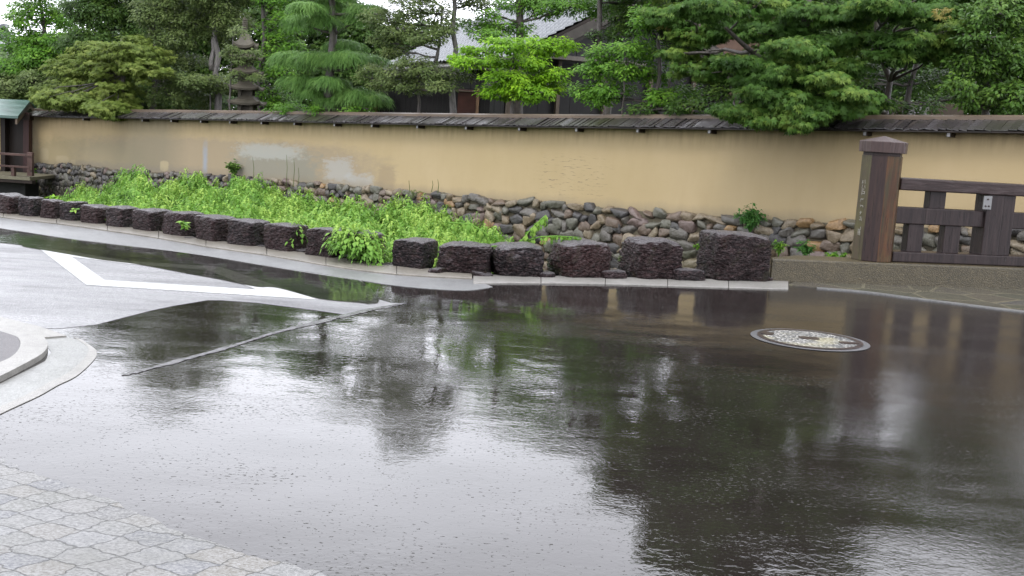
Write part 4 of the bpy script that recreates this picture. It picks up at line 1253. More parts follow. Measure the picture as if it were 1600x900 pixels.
# far left roof, and a pale red-brown building glimpsed through the maple
fr_ = empty('tiled_roof_house', PG(10, 130, 40), 'pale house with a grey tiled roof glimpsed at the far left top', 'house')
mb = MB(); quadP(mb, [(-60, 90, 38), (38, 84, 38), (12, 44, 41), (-60, 38, 41)], th=0.12); mb.build('roof', M['tile'], fr_)
mb = MB(); quadP(mb, [(-3, 41, 40.9), (14, 38, 40.9), (16, 44, 40.9), (-3, 47, 40.9)], th=0.4); mb.build('ridge_cap', M['tile'], fr_)
slab('wall', -60, 34, 88, 185, 38.6, 2.0, simple('pale_house_wall', (0.45, 0.44, 0.42), .7), fr_)
bb = empty('brick_house', PG(1145, 60, 34), 'red brown house glimpsed through the big maple', 'house')
slab('wall', 1095, 1215, -40, 190, 34, 4, simple('red_brown_render', (0.09, 0.055, 0.04), .7), bb)
slab('window', 1124, 1139, 15, 25, 33.9, 0.2, simple('bright_pane', (0.4, 0.42, 0.45), .1), bb)
lh = empty('low_store_house', PG(1440, 175, 22), 'low brown and grey store glimpsed under the trees right of the maple trunk', 'house')
slab('wall', 1395, 1500, 160, 215, 22, 1.5, simple('brown_store_wall', (0.0490, 0.0350, 0.0245), .6), lh)
slab('panel', 1410, 1450, 165, 182, 21.94, 0.05, simple('pale_store_panel', (0.1500, 0.1450, 0.1450), .5), lh)

# ================================================================== stone pagoda
PY = 26.0 * DS
def pp(x, y): return P(x, y, PY)
pb = pp(383, 178)
pg = empty('stone_pagoda', pb, 'weathered five tier stone pagoda with ringed spire standing among the garden trees', 'pagoda')
M['pagoda'] = simple('mossy_grey_granite', (0.0650, 0.0575, 0.0425), 0.6, 30, .7, .01, .35, 3)
def sq_roof(mb, c, w_, h_, z, n=8):
    """square roof with flared eaves: stacked rings"""
    prof = [(1.0, -0.10), (1.02, 0.10), (0.78, 0.28), (0.55, 0.55), (0.34, 1.0)]
    rings = []
    for k, (r, zz) in enumerate(prof):
        ringv = []
        for e in range(4):
            for i in range(n):
                t = i / n * 2 - 1
                x, y = [(t, -1), (1, t), (-t, 1), (-1, -t)][e]
                lift = (abs(t) ** 3) * 0.30 * (1 if k < 2 else 0.3 if k == 2 else 0)
                ringv.append((c.x + x * r * w_ / 2, c.y + y * r * w_ / 2, z + (zz + lift) * h_))
        rings.append(ringv)
    vs = sum(rings, []); m_ = 4 * n
    fs = [(k * m_ + i, k * m_ + (i + 1) % m_, (k + 1) * m_ + (i + 1) % m_, (k + 1) * m_ + i) for k in range(len(prof) - 1) for i in range(m_)]
    fs += [tuple(range(m_ - 1, -1, -1)), tuple(range((len(prof) - 1) * m_, len(prof) * m_))]
    mb.add(vs, fs)
tiers = [(163, 50), (140, 46), (115, 44), (93, 42), (74, 32)]
xc = 386
for i, (ty_, wpx) in enumerate(tiers):
    c = pp(xc - i * 0.5, ty_)
    mb = MB(); sq_roof(mb, c, wpx / pxm(PY), 0.24 if i < 4 else 0.33, c.z); mb.build('tier_roof', M['pagoda'], pg)
    nb = tiers[i - 1][0] if i else 182
    c2 = pp(xc - i * 0.5, nb - 4)
    bw = wpx * 0.50 / pxm(PY)
    mb = MB()
    for sx in (-1, 1):
        for sy in (-1, 1):
            mb.box((c.x + sx * bw * 0.36, PY + sy * bw * 0.36, (c.z + c2.z) / 2), bw * .22, bw * .22, c.z - c2.z + 0.08)
    mb.box((c.x, PY, (c.z + c2.z) / 2), bw * .42, bw * .42, c.z - c2.z + 0.06)
    mb.build('tier_body', M['pagoda'], pg)
c = pp(382, 62); c3 = pp(382, 27)
mb = MB(); mb.tube([c, c3], [0.04, 0.03], 8)
for i in range(8):
    z = c.z + 0.12 + (c3.z - c.z - 0.15) * i / 8
    mb.tube([(c.x, PY, z), (c.x, PY, z + 0.035)], [0.085 - .003 * i] * 2, 12)
mb.build('spire', M['pagoda'], pg)
mb = MB(); c = pp(386, 180); mb.box((c.x, PY, c.z - 0.5), .9, .9, 1.0); mb.build('plinth', M['pagoda'], pg)

# ================================================================== foliage
def basis(nrm, dirv):
    """rows: x (across), y (along the leaf), z (normal)"""
    z = nrm / np.maximum(np.linalg.norm(nrm, axis=1)[:, None], 1e-6)
    y = dirv - (dirv * z).sum(1)[:, None] * z
    y /= np.maximum(np.linalg.norm(y, axis=1)[:, None], 1e-6)
    x = np.cross(y, z)
    return x, y, z

# leaf outlines: (verts in leaf units, quads)
def T_oval():
    v = [(0, 0, 0), (0.24, 0.42, 0.05), (0, 1, -0.04), (-0.24, 0.42, 0.05)]
    return np.array(v, float), np.array([(0, 1, 2, 3)])
def T_lance():
    v = [(0, 0, 0), (0.22, 0.32, 0.05), (0, 0.62, -0.06), (-0.22, 0.32, 0.05), (0.13, 0.68, -0.16), (0, 1.0, -0.34), (-0.10, 0.68, -0.16)]
    return np.array(v, float), np.array([(0, 1, 2, 3), (2, 4, 5, 6)])
def T_maple():
    v = [(0, 0, 0)]; f = []
    for a, l in ((0, 1.0), (42, 0.85), (-42, 0.85), (88, 0.55), (-88, 0.55)):
        a = R(a); 
        tip = (math.sin(a) * l, math.cos(a) * l, -0.16 * l)
        w_ = 0.13
        s1 = (math.sin(a) * l * .45 + math.cos(a) * w_, math.cos(a) * l * .45 - math.sin(a) * w_, 0.02)
        s2 = (math.sin(a) * l * .45 - math.cos(a) * w_, math.cos(a) * l * .45 + math.sin(a) * w_, 0.02)
        n = len(v); v += [s1, tip, s2]; f.append((0, n, n + 1, n + 2))
    return np.array(v, float), np.array(f)
def T_needle():
    v = [(0.035, 0, 0), (-0.035, 0, 0), (-0.02, .55, -0.12), (0.02, .55, -0.12), (0.0, 1, -0.5), (-0.004, 1, -0.5)]
    return np.array(v, float), np.array([(0, 1, 2, 3), (3, 2, 5, 4)])
TPL = {'oval': T_oval(), 'lance': T_lance(), 'maple': T_maple(), 'needle': T_needle()}

def leaves_mesh(name, pos, nrm, dirv, size, tintv, shape):
    tv, tf = TPL[shape]
    x, y, z = basis(nrm, dirv)
    n = len(pos); k = len(tv)
    V = pos[:, None, :] + size[:, None, None] * (tv[None, :, 0:1] * x[:, None, :] + tv[None, :, 1:2] * y[:, None, :] + tv[None, :, 2:3] * z[:, None, :])
    Fq = (tf[None, :, :] + (np.arange(n) * k)[:, None, None]).reshape(-1, 4)
    return grid_mesh(name, V.reshape(-1, 3), Fq, np.repeat(tintv, k))

def unit(n): 
    v = rng.normal(size=(n, 3)); return v / np.linalg.norm(v, axis=1)[:, None]

def crown_points(clumps, twigs_per_m2, leaves_per_twig, spread, flat=0.6, shell=0.55, sizes=(0.05, 0.08), up=0.9, out=0.5, jit=0.5, droop=0.2, layered=0.0):
    """clumps: list of (centre Vector, (rx, ry, rz)); returns arrays for leaves_mesh"""
    PP, NN, DD, SS, TT = [], [], [], [], []
    leaves_per_twig = int(leaves_per_twig * 1.9); spread = spread * 0.9; sizes = (sizes[0] * 1.05, sizes[1] * 1.05); twigs_per_m2 = twigs_per_m2 * 2.3
    for (c, r) in clumps:
        c = np.array(c); r = np.array(r)
        area = 4 * math.pi * ((r[0] * r[1]) ** 1.6 / 3 + (r[0] * r[2]) ** 1.6 / 3 + (r[1] * r[2]) ** 1.6 / 3) ** (1 / 1.6)
        n = max(4, int(area * twigs_per_m2))
        d = unit(n)
        ph = rng.uniform(0, 6, 3)
        # uneven outline: lumps along the shell
        lump = 1 + 0.26 * np.sin(d[:, 0] * 4.1 + ph[0]) * np.sin(d[:, 2] * 3.3 + ph[1]) + 0.14 * np.sin(d[:, 1] * 7 + d[:, 0] * 8 + ph[2])
        rad = (shell + (1 - shell) * rng.uniform(0, 1, n) ** 0.6) * lump
        keep = rng.uniform(size=n) < np.where(d[:, 2] < -0.3, 0.55, 1.0)
        tp = c + d * rad[:, None] * r
        if layered > 0:   # foliage held in flat tiers
            tp[:, 2] = c[2] + np.round((tp[:, 2] - c[2]) / layered) * layered + rng.normal(0, layered * 0.17, n)
        tp, d = tp[keep], d[keep]; n = len(tp)
        m = leaves_per_twig
        off = unit(n * m) * (rng.uniform(0, 1, (n * m, 1)) ** 0.5) * spread
        off[:, 2] *= flat
        p = np.repeat(tp, m, 0) + off
        dd = np.repeat(d, m, 0)
        nr = np.zeros_like(p); nr[:, 2] = up
        nr += dd * out + unit(n * m) * jit; nr[:, 1] -= 0.3
        offn = off / np.maximum(np.linalg.norm(off, axis=1)[:, None], 1e-5)
        dv = offn * 0.8 + dd * 0.5 + unit(n * m) * 0.5; dv[:, 2] -= droop
        tt = np.repeat(rng.uniform(0, 1, n), m) * 0.45 + rng.uniform(0, 1, n * m) * 0.45 + np.clip(dd[:, 2], -1, 1) * 0.08 + 0.04
        PP.append(p); NN.append(nr); DD.append(dv); SS.append(rng.uniform(sizes[0], sizes[1], n * m)); TT.append(np.clip(tt, 0, 1))
    return [np.concatenate(a) for a in (PP, NN, DD, SS, TT)]

def bark(name, col, moss=0.3):
    m = NM(name)
    co = m.coord(scale=(1, 1, 0.35))
    n = m.noise(co, 16, 5, 0.7)
    c = m.mix(m.mr(n, .35, .65), tuple(x * 0.45 for x in col), col)
    c = m.mix(m.math('MULTIPLY', m.mr(m.noise(m.coord(), 2.5, 4, .7), .5, .65), moss), c, (0.06, 0.065, 0.03))
    return m.done(m.princ(c, 0.5, m.bump(n, 0.9, 0.03)))
M['bark'] = bark('wet_dark_bark', (0.075, 0.062, 0.055))
M['bark_grey'] = bark('wet_grey_bark', (0.17, 0.155, 0.145), 0.2)

def limb(mb, a, b, r0, r1, wob=0.12, n=7, sag=0.0):
    a, b = Vector(a), Vector(b)
    L = (b - a).length
    pts = []; rad = []
    off = Vector((0, 0, 0))
    for i in range(n + 1):
        t = i / n
        if 0 < i < n: off = off * 0.6 + Vector((random.gauss(0, 1), random.gauss(0, 1), random.gauss(0, .6))) * wob * L / n
        pts.append(a.lerp(b, t) + off * (1 if i < n else 0) + Vector((0, 0, -sag * math.sin(math.pi * t) * L)))
        rad.append(r0 + (r1 - r0) * t ** 0.8)
    mb.tube(pts, rad, 7, jitter=0.12)
    return pts

def ell(px, py, rx, ry, Y, ryd=None):
    """clump from pixel centre/radii at depth Y"""
    Y = Y * DS
    if ryd is None and py > 20 and Y < 60: Y = max(Y, wallY(px) + rx * Y / F * 0.75 + 0.15)
    c = P(px, py, Y); k = Y / F
    return (c, (rx * k, (ryd if ryd is not None else rx * k * 0.85), ry * k))

def tree(name, label, cat, base, top, clumps, mat, bark_m, r0=0.16, leaf='oval', tw=26, lpt=9, spread=0.16, sizes=(0.05, 0.085), group=None, extra_stems=(), **kw):
    r0 = r0 * 0.72
    """base/top: (px, py, Y) of the trunk foot and head; clumps list of ell()"""
    base = (base[0], base[1], max(base[2] * DS, wallY(base[0]) + 1.0)); top = (top[0], top[1], max(top[2] * DS, base[2] - 0.3))
    b = P(*base); b.z = 0.15; t = P(*top)
    root = empty(name, b, label, cat, group)
    mb = MB()
    mid = []
    tr = limb(mb, b, t, r0, r0 * 0.35, 0.10, 10)
    stems = [tr]
    for (bb, tt, rr) in extra_stems:
        b2 = P(bb[0], bb[1], max(bb[2] * DS, wallY(bb[0]) + 0.9)); b2.z = 0.15 if bb[1] > 165 else b2.z
        stems.append(limb(mb, b2, PG(*tt), rr * .72, rr * 0.25, 0.10, 8))
    for (c, r) in clumps:
        c = Vector(c)
        best = None
        for st in stems:
            for q in st[1:]:
                d = (q - c).length + (2.0 if q.z > c.z + 0.1 else 0) + (4.0 if q.z < 2.2 else 0) + 0.001 * random.random()
                if best is None or d < best[0]: best = (d, q)
        q = best[1]
        br_ = limb(mb, q, c, min(r0 * 0.42, (0.014 + 0.013 * (c - q).length) * (0.45 if c.z < q.z - 0.25 else 1)), 0.010, 0.16, 6)
        for _ in range(5):
            s_ = br_[random.randint(2, len(br_) - 1)]
            e_ = c + Vector((random.uniform(-1, 1) * r[0], random.uniform(-1, 1) * r[1], random.uniform(-.4, .8) * r[2])) * 0.85
            limb(mb, s_, e_, 0.018, 0.006, 0.15, 4)
    mb.build('trunk', bark_m, root, smooth=True)
    pts = crown_points(clumps, tw, lpt, spread, sizes=sizes, **kw)
    me = leaves_mesh('crown', *pts, leaf)
    link('crown', me, mat, root)
    return root

LM = {}
LM['dark'] = leaf_mat('dark_glossy_evergreen_leaves', (0.0192, 0.0423, 0.0096), (0.0480, 0.0960, 0.0192), (0.1249, 0.1921, 0.0365))
LM['camellia'] = leaf_mat('camellia_leaves', (0.0260, 0.0610, 0.0124), (0.0598, 0.1243, 0.0211), (0.1429, 0.2260, 0.0403), rough=0.3, trans=0.25)
LM['olive'] = leaf_mat('olive_green_leaves', (0.0374, 0.0603, 0.0188), (0.0936, 0.1351, 0.0396), (0.1975, 0.2391, 0.0884))
LM['bright'] = leaf_mat('fresh_yellow_green_leaves', (0.0565, 0.1356, 0.0090), (0.1695, 0.3503, 0.0181), (0.3616, 0.5650, 0.0396), trans=0.42)
LM['mid'] = leaf_mat('mid_green_leaves', (0.0339, 0.0960, 0.0113), (0.0904, 0.2090, 0.0226), (0.2147, 0.3729, 0.0452), trans=0.38)
LM['maple'] = leaf_mat('maple_leaves', (0.0289, 0.0733, 0.0156), (0.0712, 0.1501, 0.0267), (0.2224, 0.3002, 0.0579), trans=0.45, patch=0.9)
LM['maple_lt'] = leaf_mat('light_maple_leaves', (0.0508, 0.0847, 0.0158), (0.1412, 0.1977, 0.0396), (0.2938, 0.3390, 0.0904), trans=0.45, patch=1.2)
LM['pine'] = leaf_mat('weeping_needles', (0.0565, 0.1299, 0.0339), (0.1299, 0.2542, 0.0621), (0.2599, 0.4068, 0.1130), trans=0.4)
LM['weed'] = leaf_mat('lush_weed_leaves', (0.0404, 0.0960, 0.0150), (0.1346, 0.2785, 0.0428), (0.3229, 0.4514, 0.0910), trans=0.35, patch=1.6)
LM['fern'] = leaf_mat('fern_leaves', (0.0226, 0.0791, 0.0226), (0.0565, 0.1582, 0.0339), (0.1130, 0.2486, 0.0565), trans=0.4)
LM['yellow'] = leaf_mat('yellowing_leaves', (0.1356, 0.1469, 0.0339), (0.2486, 0.2147, 0.0565), (0.3616, 0.2486, 0.0904), trans=0.4)

# --- far mass of garden trees
far = []
for i in range(60):
    px = -120 + i * 30 + random.uniform(-15, 15)
    Yf = random.uniform(33, 42) if px < 700 or px > 1100 else random.uniform(42, 50)
    hi = interp(px, [(-120, 120), (0, 105), (125, 75), (150, 10), (250, -10), (500, -5), (560, 30), (600, 60), (900, 60), (1000, 10), (1100, -10), (1700, -20)])
    for py in np.arange(hi, 235, 34):
        far.append(ell(px + random.uniform(-10, 10), py + random.uniform(-8, 8), random.uniform(28, 42), random.uniform(20, 28), Yf))
pts = crown_points(far, 6.5, 8, 0.4, sizes=(0.14, 0.24))
o = link('background_foliage', leaves_mesh('background_foliage', *pts, 'oval'), LM['dark'])
tag(o, 'mass of dark green garden foliage behind the trees', 'foliage', kind='stuff')

def E(Y, *lst): return [ell(a, b, c, d, Y + (random.uniform(-.5, .5))) for a, b, c, d in lst]

# 1 far left broadleaf
tree('broadleaf_tree', 'tall dark leaved tree at the far left with sky showing round its upper leaves', 'tree', (68, 180, 33), (64, 10, 33),
     E(33, (58, 18, 42, 22), (92, 28, 24, 16), (30, 30, 22, 10), (40, 62, 40, 18), (92, 66, 30, 18), (66, 90, 52, 18), (30, 112, 50, 20), (90, 118, 40, 18), (10, 140, 60, 20), (60, -18, 26, 14)), LM['mid'], M['bark'], 0.2,
     tw=11, lpt=10, spread=0.26, sizes=(0.09, 0.14))
tree('broadleaf_tree', 'broad dark evergreen filling the top behind the leftmost maple', 'tree', (160, 180, 31), (158, 0, 31),
     E(31, (150, 20, 48, 22), (195, 12, 40, 22), (130, 5, 30, 18), (175, -18, 45, 20), (145, 60, 40, 18), (215, 45, 30, 20), (118, 70, 26, 14), (210, -28, 40, 20)), LM['dark'], M['bark'], 0.18,
     tw=14, lpt=10, spread=0.24, sizes=(0.08, 0.13))
# low shrub filling left behind gate roof
tree('garden_shrub', 'low dark shrub behind the green copper roof at far left', 'shrub', (20, 180, 32), (20, 145, 32),
     E(32, (-30, 130, 50, 26), (20, 135, 40, 20), (60, 128, 32, 24), (0, 160, 50, 12)), LM['olive'], M['bark'], 0.1, tw=12, lpt=10, spread=0.22, sizes=(0.08, 0.12))
# 2 light maple overhanging the coping
tree('maple_tree', 'light olive green maple overhanging the coping near the gate', 'maple tree', (196, 185, 27.0), (190, 60, 27.4),
     E(27, (160, 85, 45, 20), (205, 82, 48, 22), (120, 108, 42, 20), (178, 112, 46, 20), (228, 110, 30, 16), (85, 148, 34, 18), (130, 142, 40, 18), (185, 145, 40, 18), (148, 166, 32, 12))
     + [ell(178, 172, 38, 15, 27.0, .8), ell(100, 158, 42, 14, 27.9, .7), ell(74, 158, 20, 9, 28.4, .5), ell(150, 160, 36, 13, 27.4, .6)], LM['maple_lt'], M['bark'], 0.15, leaf='maple', tw=15, lpt=10, spread=0.2, sizes=(0.07, 0.11), flat=0.35, droop=0.35, layered=0.0)
# 3 olive cloud trees
tree('pruned_oak', 'greyish green pruned tree with two upright trunks left of the pagoda', 'tree', (346, 182, 28), (332, -30, 28),
     E(28, (245, 30, 36, 18), (270, 62, 40, 17), (300, 35, 38, 18), (340, 20, 40, 20), (280, 95, 34, 14), (255, 8, 40, 20), (320, -5, 44, 22), (340, 55, 34, 14), (365, 35, 30, 18), (300, 128, 42, 13), (345, 132, 36, 12), (265, 150, 30, 20), (310, 152, 32, 14), (372, -8, 40, 16), (285, -28, 46, 22), (340, -38, 46, 20)),
     LM['olive'], M['bark_grey'], 0.19, tw=21, lpt=10, spread=0.2, sizes=(0.06, 0.1), extra_stems=(((330, 110, 28), (345, -20, 28.2), .11), ((236, 185, 28), (240, 10, 28.4), .16), ((322, 182, 28), (328, 140, 28), .07)))
tree('dark_evergreen', 'shadowed evergreen between the light maple and the two trunk tree', 'tree', (225, 182, 30), (235, 40, 30),
     E(30, (235, 65, 34, 22), (250, 120, 34, 20), (225, 150, 32, 20), (280, 165, 40, 16), (345, 165, 44, 14), (240, 95, 30, 18)), LM['dark'], M['bark'], 0.17, tw=14, lpt=10, spread=0.22, sizes=(0.08, 0.12))
tree('pruned_oak', 'slim grey green branch spray crossing the upper tiers of the pagoda', 'tree', (362, 182, 25.2), (364, 60, 25.4),
     [ell(374, 96, 20, 8, 25.1, .3), ell(392, 84, 16, 6, 25.1, .3), ell(368, 118, 14, 7, 25.1, .3), ell(400, 122, 12, 6, 25.1, .25), ell(360, 80, 14, 9, 25.1, .3), ell(372, 52, 12, 8, 25.1, .3)], LM['olive'], M['bark'], 0.05, tw=24, lpt=8, spread=0.13, sizes=(0.05, 0.08))
# 5 yellowish green tree right of pagoda
tree('dark_trunk_tree', 'slim dark trunked tree with yellow green leaves just right of the pagoda', 'tree', (416, 180, 27), (404, -30, 27),
     E(27, (425, 45, 26, 20), (452, 35, 26, 18), (440, 70, 28, 16), (412, 95, 20, 14), (425, 150, 24, 14), (455, 75, 24, 14), (400, 130, 14, 10), (440, 165, 30, 10), (430, 5, 34, 14), (398, -25, 36, 18), (455, -25, 40, 18), (440, 120, 26, 18)), LM['mid'], M['bark'], 0.17,
     tw=13, lpt=9, spread=0.2, sizes=(0.07, 0.11))
# 6 weeping pine, in pads
def pine(label, base, top, pads, Y):
    b = PG(*base); b.z = 0.15; t = PG(*top)
    root = empty('weeping_pine', b, label, 'pine tree')
    mb = MB(); tr = limb(mb, b, t, 0.15, 0.07, 0.06, 10)
    A = [[], [], [], [], []]
    for (px, py, rx, ry) in pads:
        c, r = ell(px, py, rx, ry, Y + random.uniform(-.4, .4))
        q = min(tr, key=lambda v: (v - c).length + (1 if v.z > c.z else 0))
        limb(mb, q, c + Vector((0, 0, -0.05)), 0.04, 0.014, 0.15, 7)
        n = int(r[0] * r[1] * 13000)
        th = rng.uniform(0, 2 * math.pi, n); rr = rng.uniform(0, 1, n) ** 0.5
        lump = 1 + 0.13 * np.sin(th * 3 + px) + 0.08 * np.sin(th * 7 + py)
        x = np.cos(th) * rr * lump; y = np.sin(th) * rr * lump
        hz = np.sqrt(np.clip(1 - rr ** 2, 0, 1)) * 0.9 - 0.15 + 0.22 * np.sin(x * 9 + px) * np.sin(y * 7 + 1) * (1 - rr)
        hz -= rng.uniform(0, 1, n) ** 2 * 0.9
        p = np.stack([c.x + x * r[0], c.y + y * r[1], c.z + hz * r[2]], 1)
        d = np.stack([x * 0.9, y * 0.9, np.full(n, -0.15)], 1) + unit(n) * 0.45
        d[:, 2] -= 0.5 * rr
        nr = np.stack([x * .5, y * .5, np.full(n, 1.0)], 1) + unit(n) * 0.5
        for a_, v_ in zip(A, (p, nr, d, rng.uniform(0.12, 0.21, n), np.clip(rng.uniform(0.1, 0.8, n) + hz * .15, 0, 1))): a_.append(v_)
    mb.build('trunk', M['bark'], root, smooth=True)
    A = [np.concatenate(a_) for a_ in A]
    link('crown', leaves_mesh('crown', *A, 'needle'), LM['pine'], root)
pine('layered weeping pine with drooping bright needle pads, left of centre above the coping', (519, 182, 22.5), (518, -5, 22.5),
     [(480, 12, 28, 12), (512, 10, 26, 12), (470, 34, 26, 15), (505, 32, 26, 13), (575, 16, 30, 13), (560, 30, 20, 8), (462, 92, 36, 15), (500, 92, 38, 15), (545, 92, 42, 16), (580, 95, 28, 12), (475, 128, 30, 14), (515, 128, 30, 12),
      (530, 158, 34, 12), (560, 150, 42, 16), (585, 155, 24, 11), (488, 146, 24, 11), (455, 125, 18, 10), (540, 70, 30, 10), (520, -14, 40, 12)], 22.5)
# 7 pruned grey-green tree over the roof
tree('pruned_oak', 'open branched grey green pruned tree in front of the tiled roof', 'tree', (718, 184, 21), (708, -25, 21),
     E(21, (600, 30, 34, 18), (640, 15, 36, 18), (680, 22, 30, 16), (630, 50, 40, 15), (665, 60, 30, 12), (600, 62, 24, 12), (690, 45, 22, 12), (740, 5, 30, 12), (650, -12, 44, 16), (620, 82, 26, 8), (720, -22, 40, 12), (700, -30, 30, 14)),
     LM['olive'], M['bark_grey'], 0.15, tw=32, lpt=9, spread=0.15, sizes=(0.045, 0.075), extra_stems=(((680, 100, 21), (690, 10, 21), .06),))
tree('garden_shrub', 'low greyish clipped shrub spreading over the dark plank screen', 'shrub', (660, 184, 20.2), (655, 125, 20.2),
     E(20.2, (588, 112, 30, 14), (625, 118, 34, 14), (665, 115, 36, 13), (705, 118, 30, 13), (640, 136, 36, 10), (600, 132, 26, 9), (690, 136, 26, 9), (650, 98, 34, 9), (570, 120, 16, 10)),
     LM['olive'], M['bark'], 0.09, tw=24, lpt=9, spread=0.14, sizes=(0.045, 0.075))
# 8 bright maple in the middle
tree('bright_bush_tree', 'vivid yellow green small tree in front of the dark house wall', 'tree', (808, 184, 19.8), (805, 70, 19.8),
     E(19.8, (745, 80, 26, 8), (790, 72, 34, 12), (840, 75, 30, 14), (870, 72, 26, 13), (735, 100, 24, 9), (775, 98, 30, 10), (820, 98, 32, 12), (795, 122, 36, 12), (845, 125, 32, 14), (785, 142, 34, 12), (830, 145, 34, 12), (870, 118, 20, 12), (865, 140, 18, 10), (715, 92, 14, 6)),
     LM['bright'], M['bark'], 0.1, tw=34, lpt=9, spread=0.16, sizes=(0.055, 0.09), flat=0.4, droop=.35)
# tree behind with heavy trunk at 815
tree('roof_side_tree', 'thick dark trunked tree rising before the tiled roof with light green top', 'tree', (814, 184, 21.2), (812, -35, 21.2),
     E(21.2, (810, 4, 34, 14), (850, 14, 34, 14), (895, 10, 36, 14), (780, 42, 26, 12), (745, 40, 24, 11), (935, 12, 34, 16), (870, -12, 50, 14), (765, 22, 16, 8), (960, -10, 34, 20), (815, 45, 18, 12), (760, 55, 26, 9)),
     LM['mid'], M['bark'], 0.24, tw=30, lpt=9, spread=0.16, sizes=(0.05, 0.08))
tree('house_corner_tree', 'dark leaning trunked tree beside the house gable', 'tree', (960, 184, 19.3), (940, -30, 19.3),
     E(19.3, (975, 25, 26, 20), (968, 50, 24, 14), (990, 42, 22, 16), (930, 55, 14, 4), (985, 5, 34, 18), (950, -25, 40, 18), (1000, -25, 44, 22)), LM['dark'], M['bark'], 0.16, tw=32, lpt=9, spread=0.15, sizes=(0.05, 0.08))
# 9 bright green broadleaf
tree('round_leaf_tree', 'glossy bright green round leaved tree right of the house gable', 'tree', (1032, 184, 17.6), (1028, 60, 17.6),
     E(17.6, (1020, 22, 26, 20), (1005, 40, 22, 14), (945, 85, 28, 14), (985, 78, 30, 14), (1020, 85, 28, 18), (930, 110, 30, 14), (975, 110, 36, 14), (1020, 118, 30, 14), (915, 145, 24, 13), (955, 142, 32, 15), (935, 158, 22, 9), (1045, 155, 40, 18), (1085, 155, 34, 20)),
     LM['mid'], M['bark'], 0.12, tw=36, lpt=9, spread=0.14, sizes=(0.05, 0.08), extra_stems=(((1052, 184, 17.6), (1050, 90, 17.6), .07), ((984, 184, 17.6), (975, 120, 17.6), .05)))
# 10 big maple
BMc = E(14.8, (1060, 30, 50, 20), (1110, 15, 55, 18), (1175, 10, 50, 18), (1090, 60, 44, 13), (1150, 45, 60, 16), (1215, 55, 56, 16), (1060, 85, 30, 9), (1100, 112, 46, 15), (1160, 100, 50, 14), (1220, 92, 60, 18), (1285, 70, 50, 16), (1270, 25, 50, 18),
        (1330, 25, 44, 14), (1380, 10, 50, 14), (1430, 25, 44, 16), (1480, 25, 42, 20), (1440, 70, 60, 14), (1395, 90, 40, 12), (1215, 130, 60, 16), (1275, 125, 60, 18), (1290, 155, 56, 16), (1340, 165, 46, 13), (1160, 165, 30, 16),
        (1480, 85, 30, 16), (1330, 105, 34, 10), (1350, 60, 34, 10), (1500, 50, 24, 20))
BMc += [ell(1165, 176, 34, 12, 15.3, .5), ell(1250, 182, 34, 13, 14.9, .5), ell(1235, 160, 44, 13, 15.0, .6), ell(1140, 176, 22, 9, 15.4, .4), ell(1205, 148, 50, 14, 15.2, .7), ell(1300, 170, 40, 13, 14.9, .5), ell(1190, 190, 20, 8, 15.0, .35), ell(1240, 196, 20, 8, 14.8, .35), ell(1215, 112, 44, 14, 15.0, .5), ell(1165, 102, 36, 12, 15.2, .5), ell(1285, 125, 42, 14, 14.8, .5), ell(1240, 78, 42, 14, 14.9, .5), ell(1330, 150, 34, 11, 14.6, .5), ell(1180, 128, 30, 10, 15.2, .4)]
up = []
for i in range(40):
    up.append(ell(random.uniform(1380, 1760), random.uniform(-105, -5), random.uniform(46, 66), random.uniform(16, 24), 17.6 + random.uniform(-1, 1)))
for i in range(74):
    a = random.uniform(1040, 1450); b = random.uniform(-205, -8)
    if a < 1120 and b < -110: b += 80
    if a > 1400 and b < -150: b += 70
    up.append(ell(a, b, random.uniform(46, 66), random.uniform(16, 24), 18.0 + random.uniform(-1, 1)))
tree('maple_tree', 'huge spreading green maple with star shaped leaves overhanging the wall at right', 'maple tree', (1262, 184, 15.6), (1265, -60, 15.6), BMc, LM['maple'], M['bark'], 0.24, leaf='maple', tw=23, lpt=10, spread=0.17,
     sizes=(0.055, 0.09), flat=0.32, droop=0.42, up=.65, out=.75, jit=.6, extra_stems=(((1392, 184, 16.5), (1370, -40, 16), .13), ((1256, 150, 15.4), (1120, 30, 15.2), .1), ((1100, 60, 15.3), (1068, 20, 15.2), .04)))
def extra_top(obj_name, clumps, mat, shape='oval', tw=9):
    r_ = bpy.data.objects[obj_name]
    link('upper_crown', leaves_mesh('upper_crown', *crown_points(clumps, tw, 8, 0.2, sizes=(0.09, 0.13)), shape), LM[mat], r_)
extra_top('pruned_oak', E(29, (260, -55, 46, 22), (310, -62, 46, 24), (280, -92, 40, 20), (235, -70, 34, 20), (335, -98, 34, 18), (300, -122, 34, 18), (260, -118, 34, 18), (280, -146, 26, 14), (240, -95, 34, 20), (350, -60, 34, 20)), 'olive')
extra_top('pruned_oak.002', E(22, (590, -30, 40, 20), (640, -48, 44, 18), (690, -58, 36, 18), (655, -80, 40, 18), (680, -102, 32, 16), (650, -118, 22, 12), (560, -45, 34, 18), (715, -70, 26, 16)), 'olive')
extra_top('roof_side_tree', E(22, (800, -25, 36, 14), (850, -40, 40, 14), (880, -55, 34, 12), (910, -38, 40, 18)), 'mid')
extra_top('broadleaf_tree.001', E(31, (150, -40, 40, 20), (205, -58, 40, 20), (180, -75, 34, 16)), 'dark')
extra_top('house_corner_tree', E(20.5, (930, -50, 40, 20), (985, -60, 44, 22), (1010, -95, 40, 22)), 'dark')
root_up = bpy.data.objects['maple_tree.001'] if 'maple_tree.001' in bpy.data.objects else bpy.data.objects['maple_tree']
pts = crown_points(up, 13, 9, 0.2, sizes=(0.09, 0.13), flat=0.35, droop=.4)
link('upper_crown', leaves_mesh('upper_crown', *pts, 'maple'), LM['maple'], root_up)
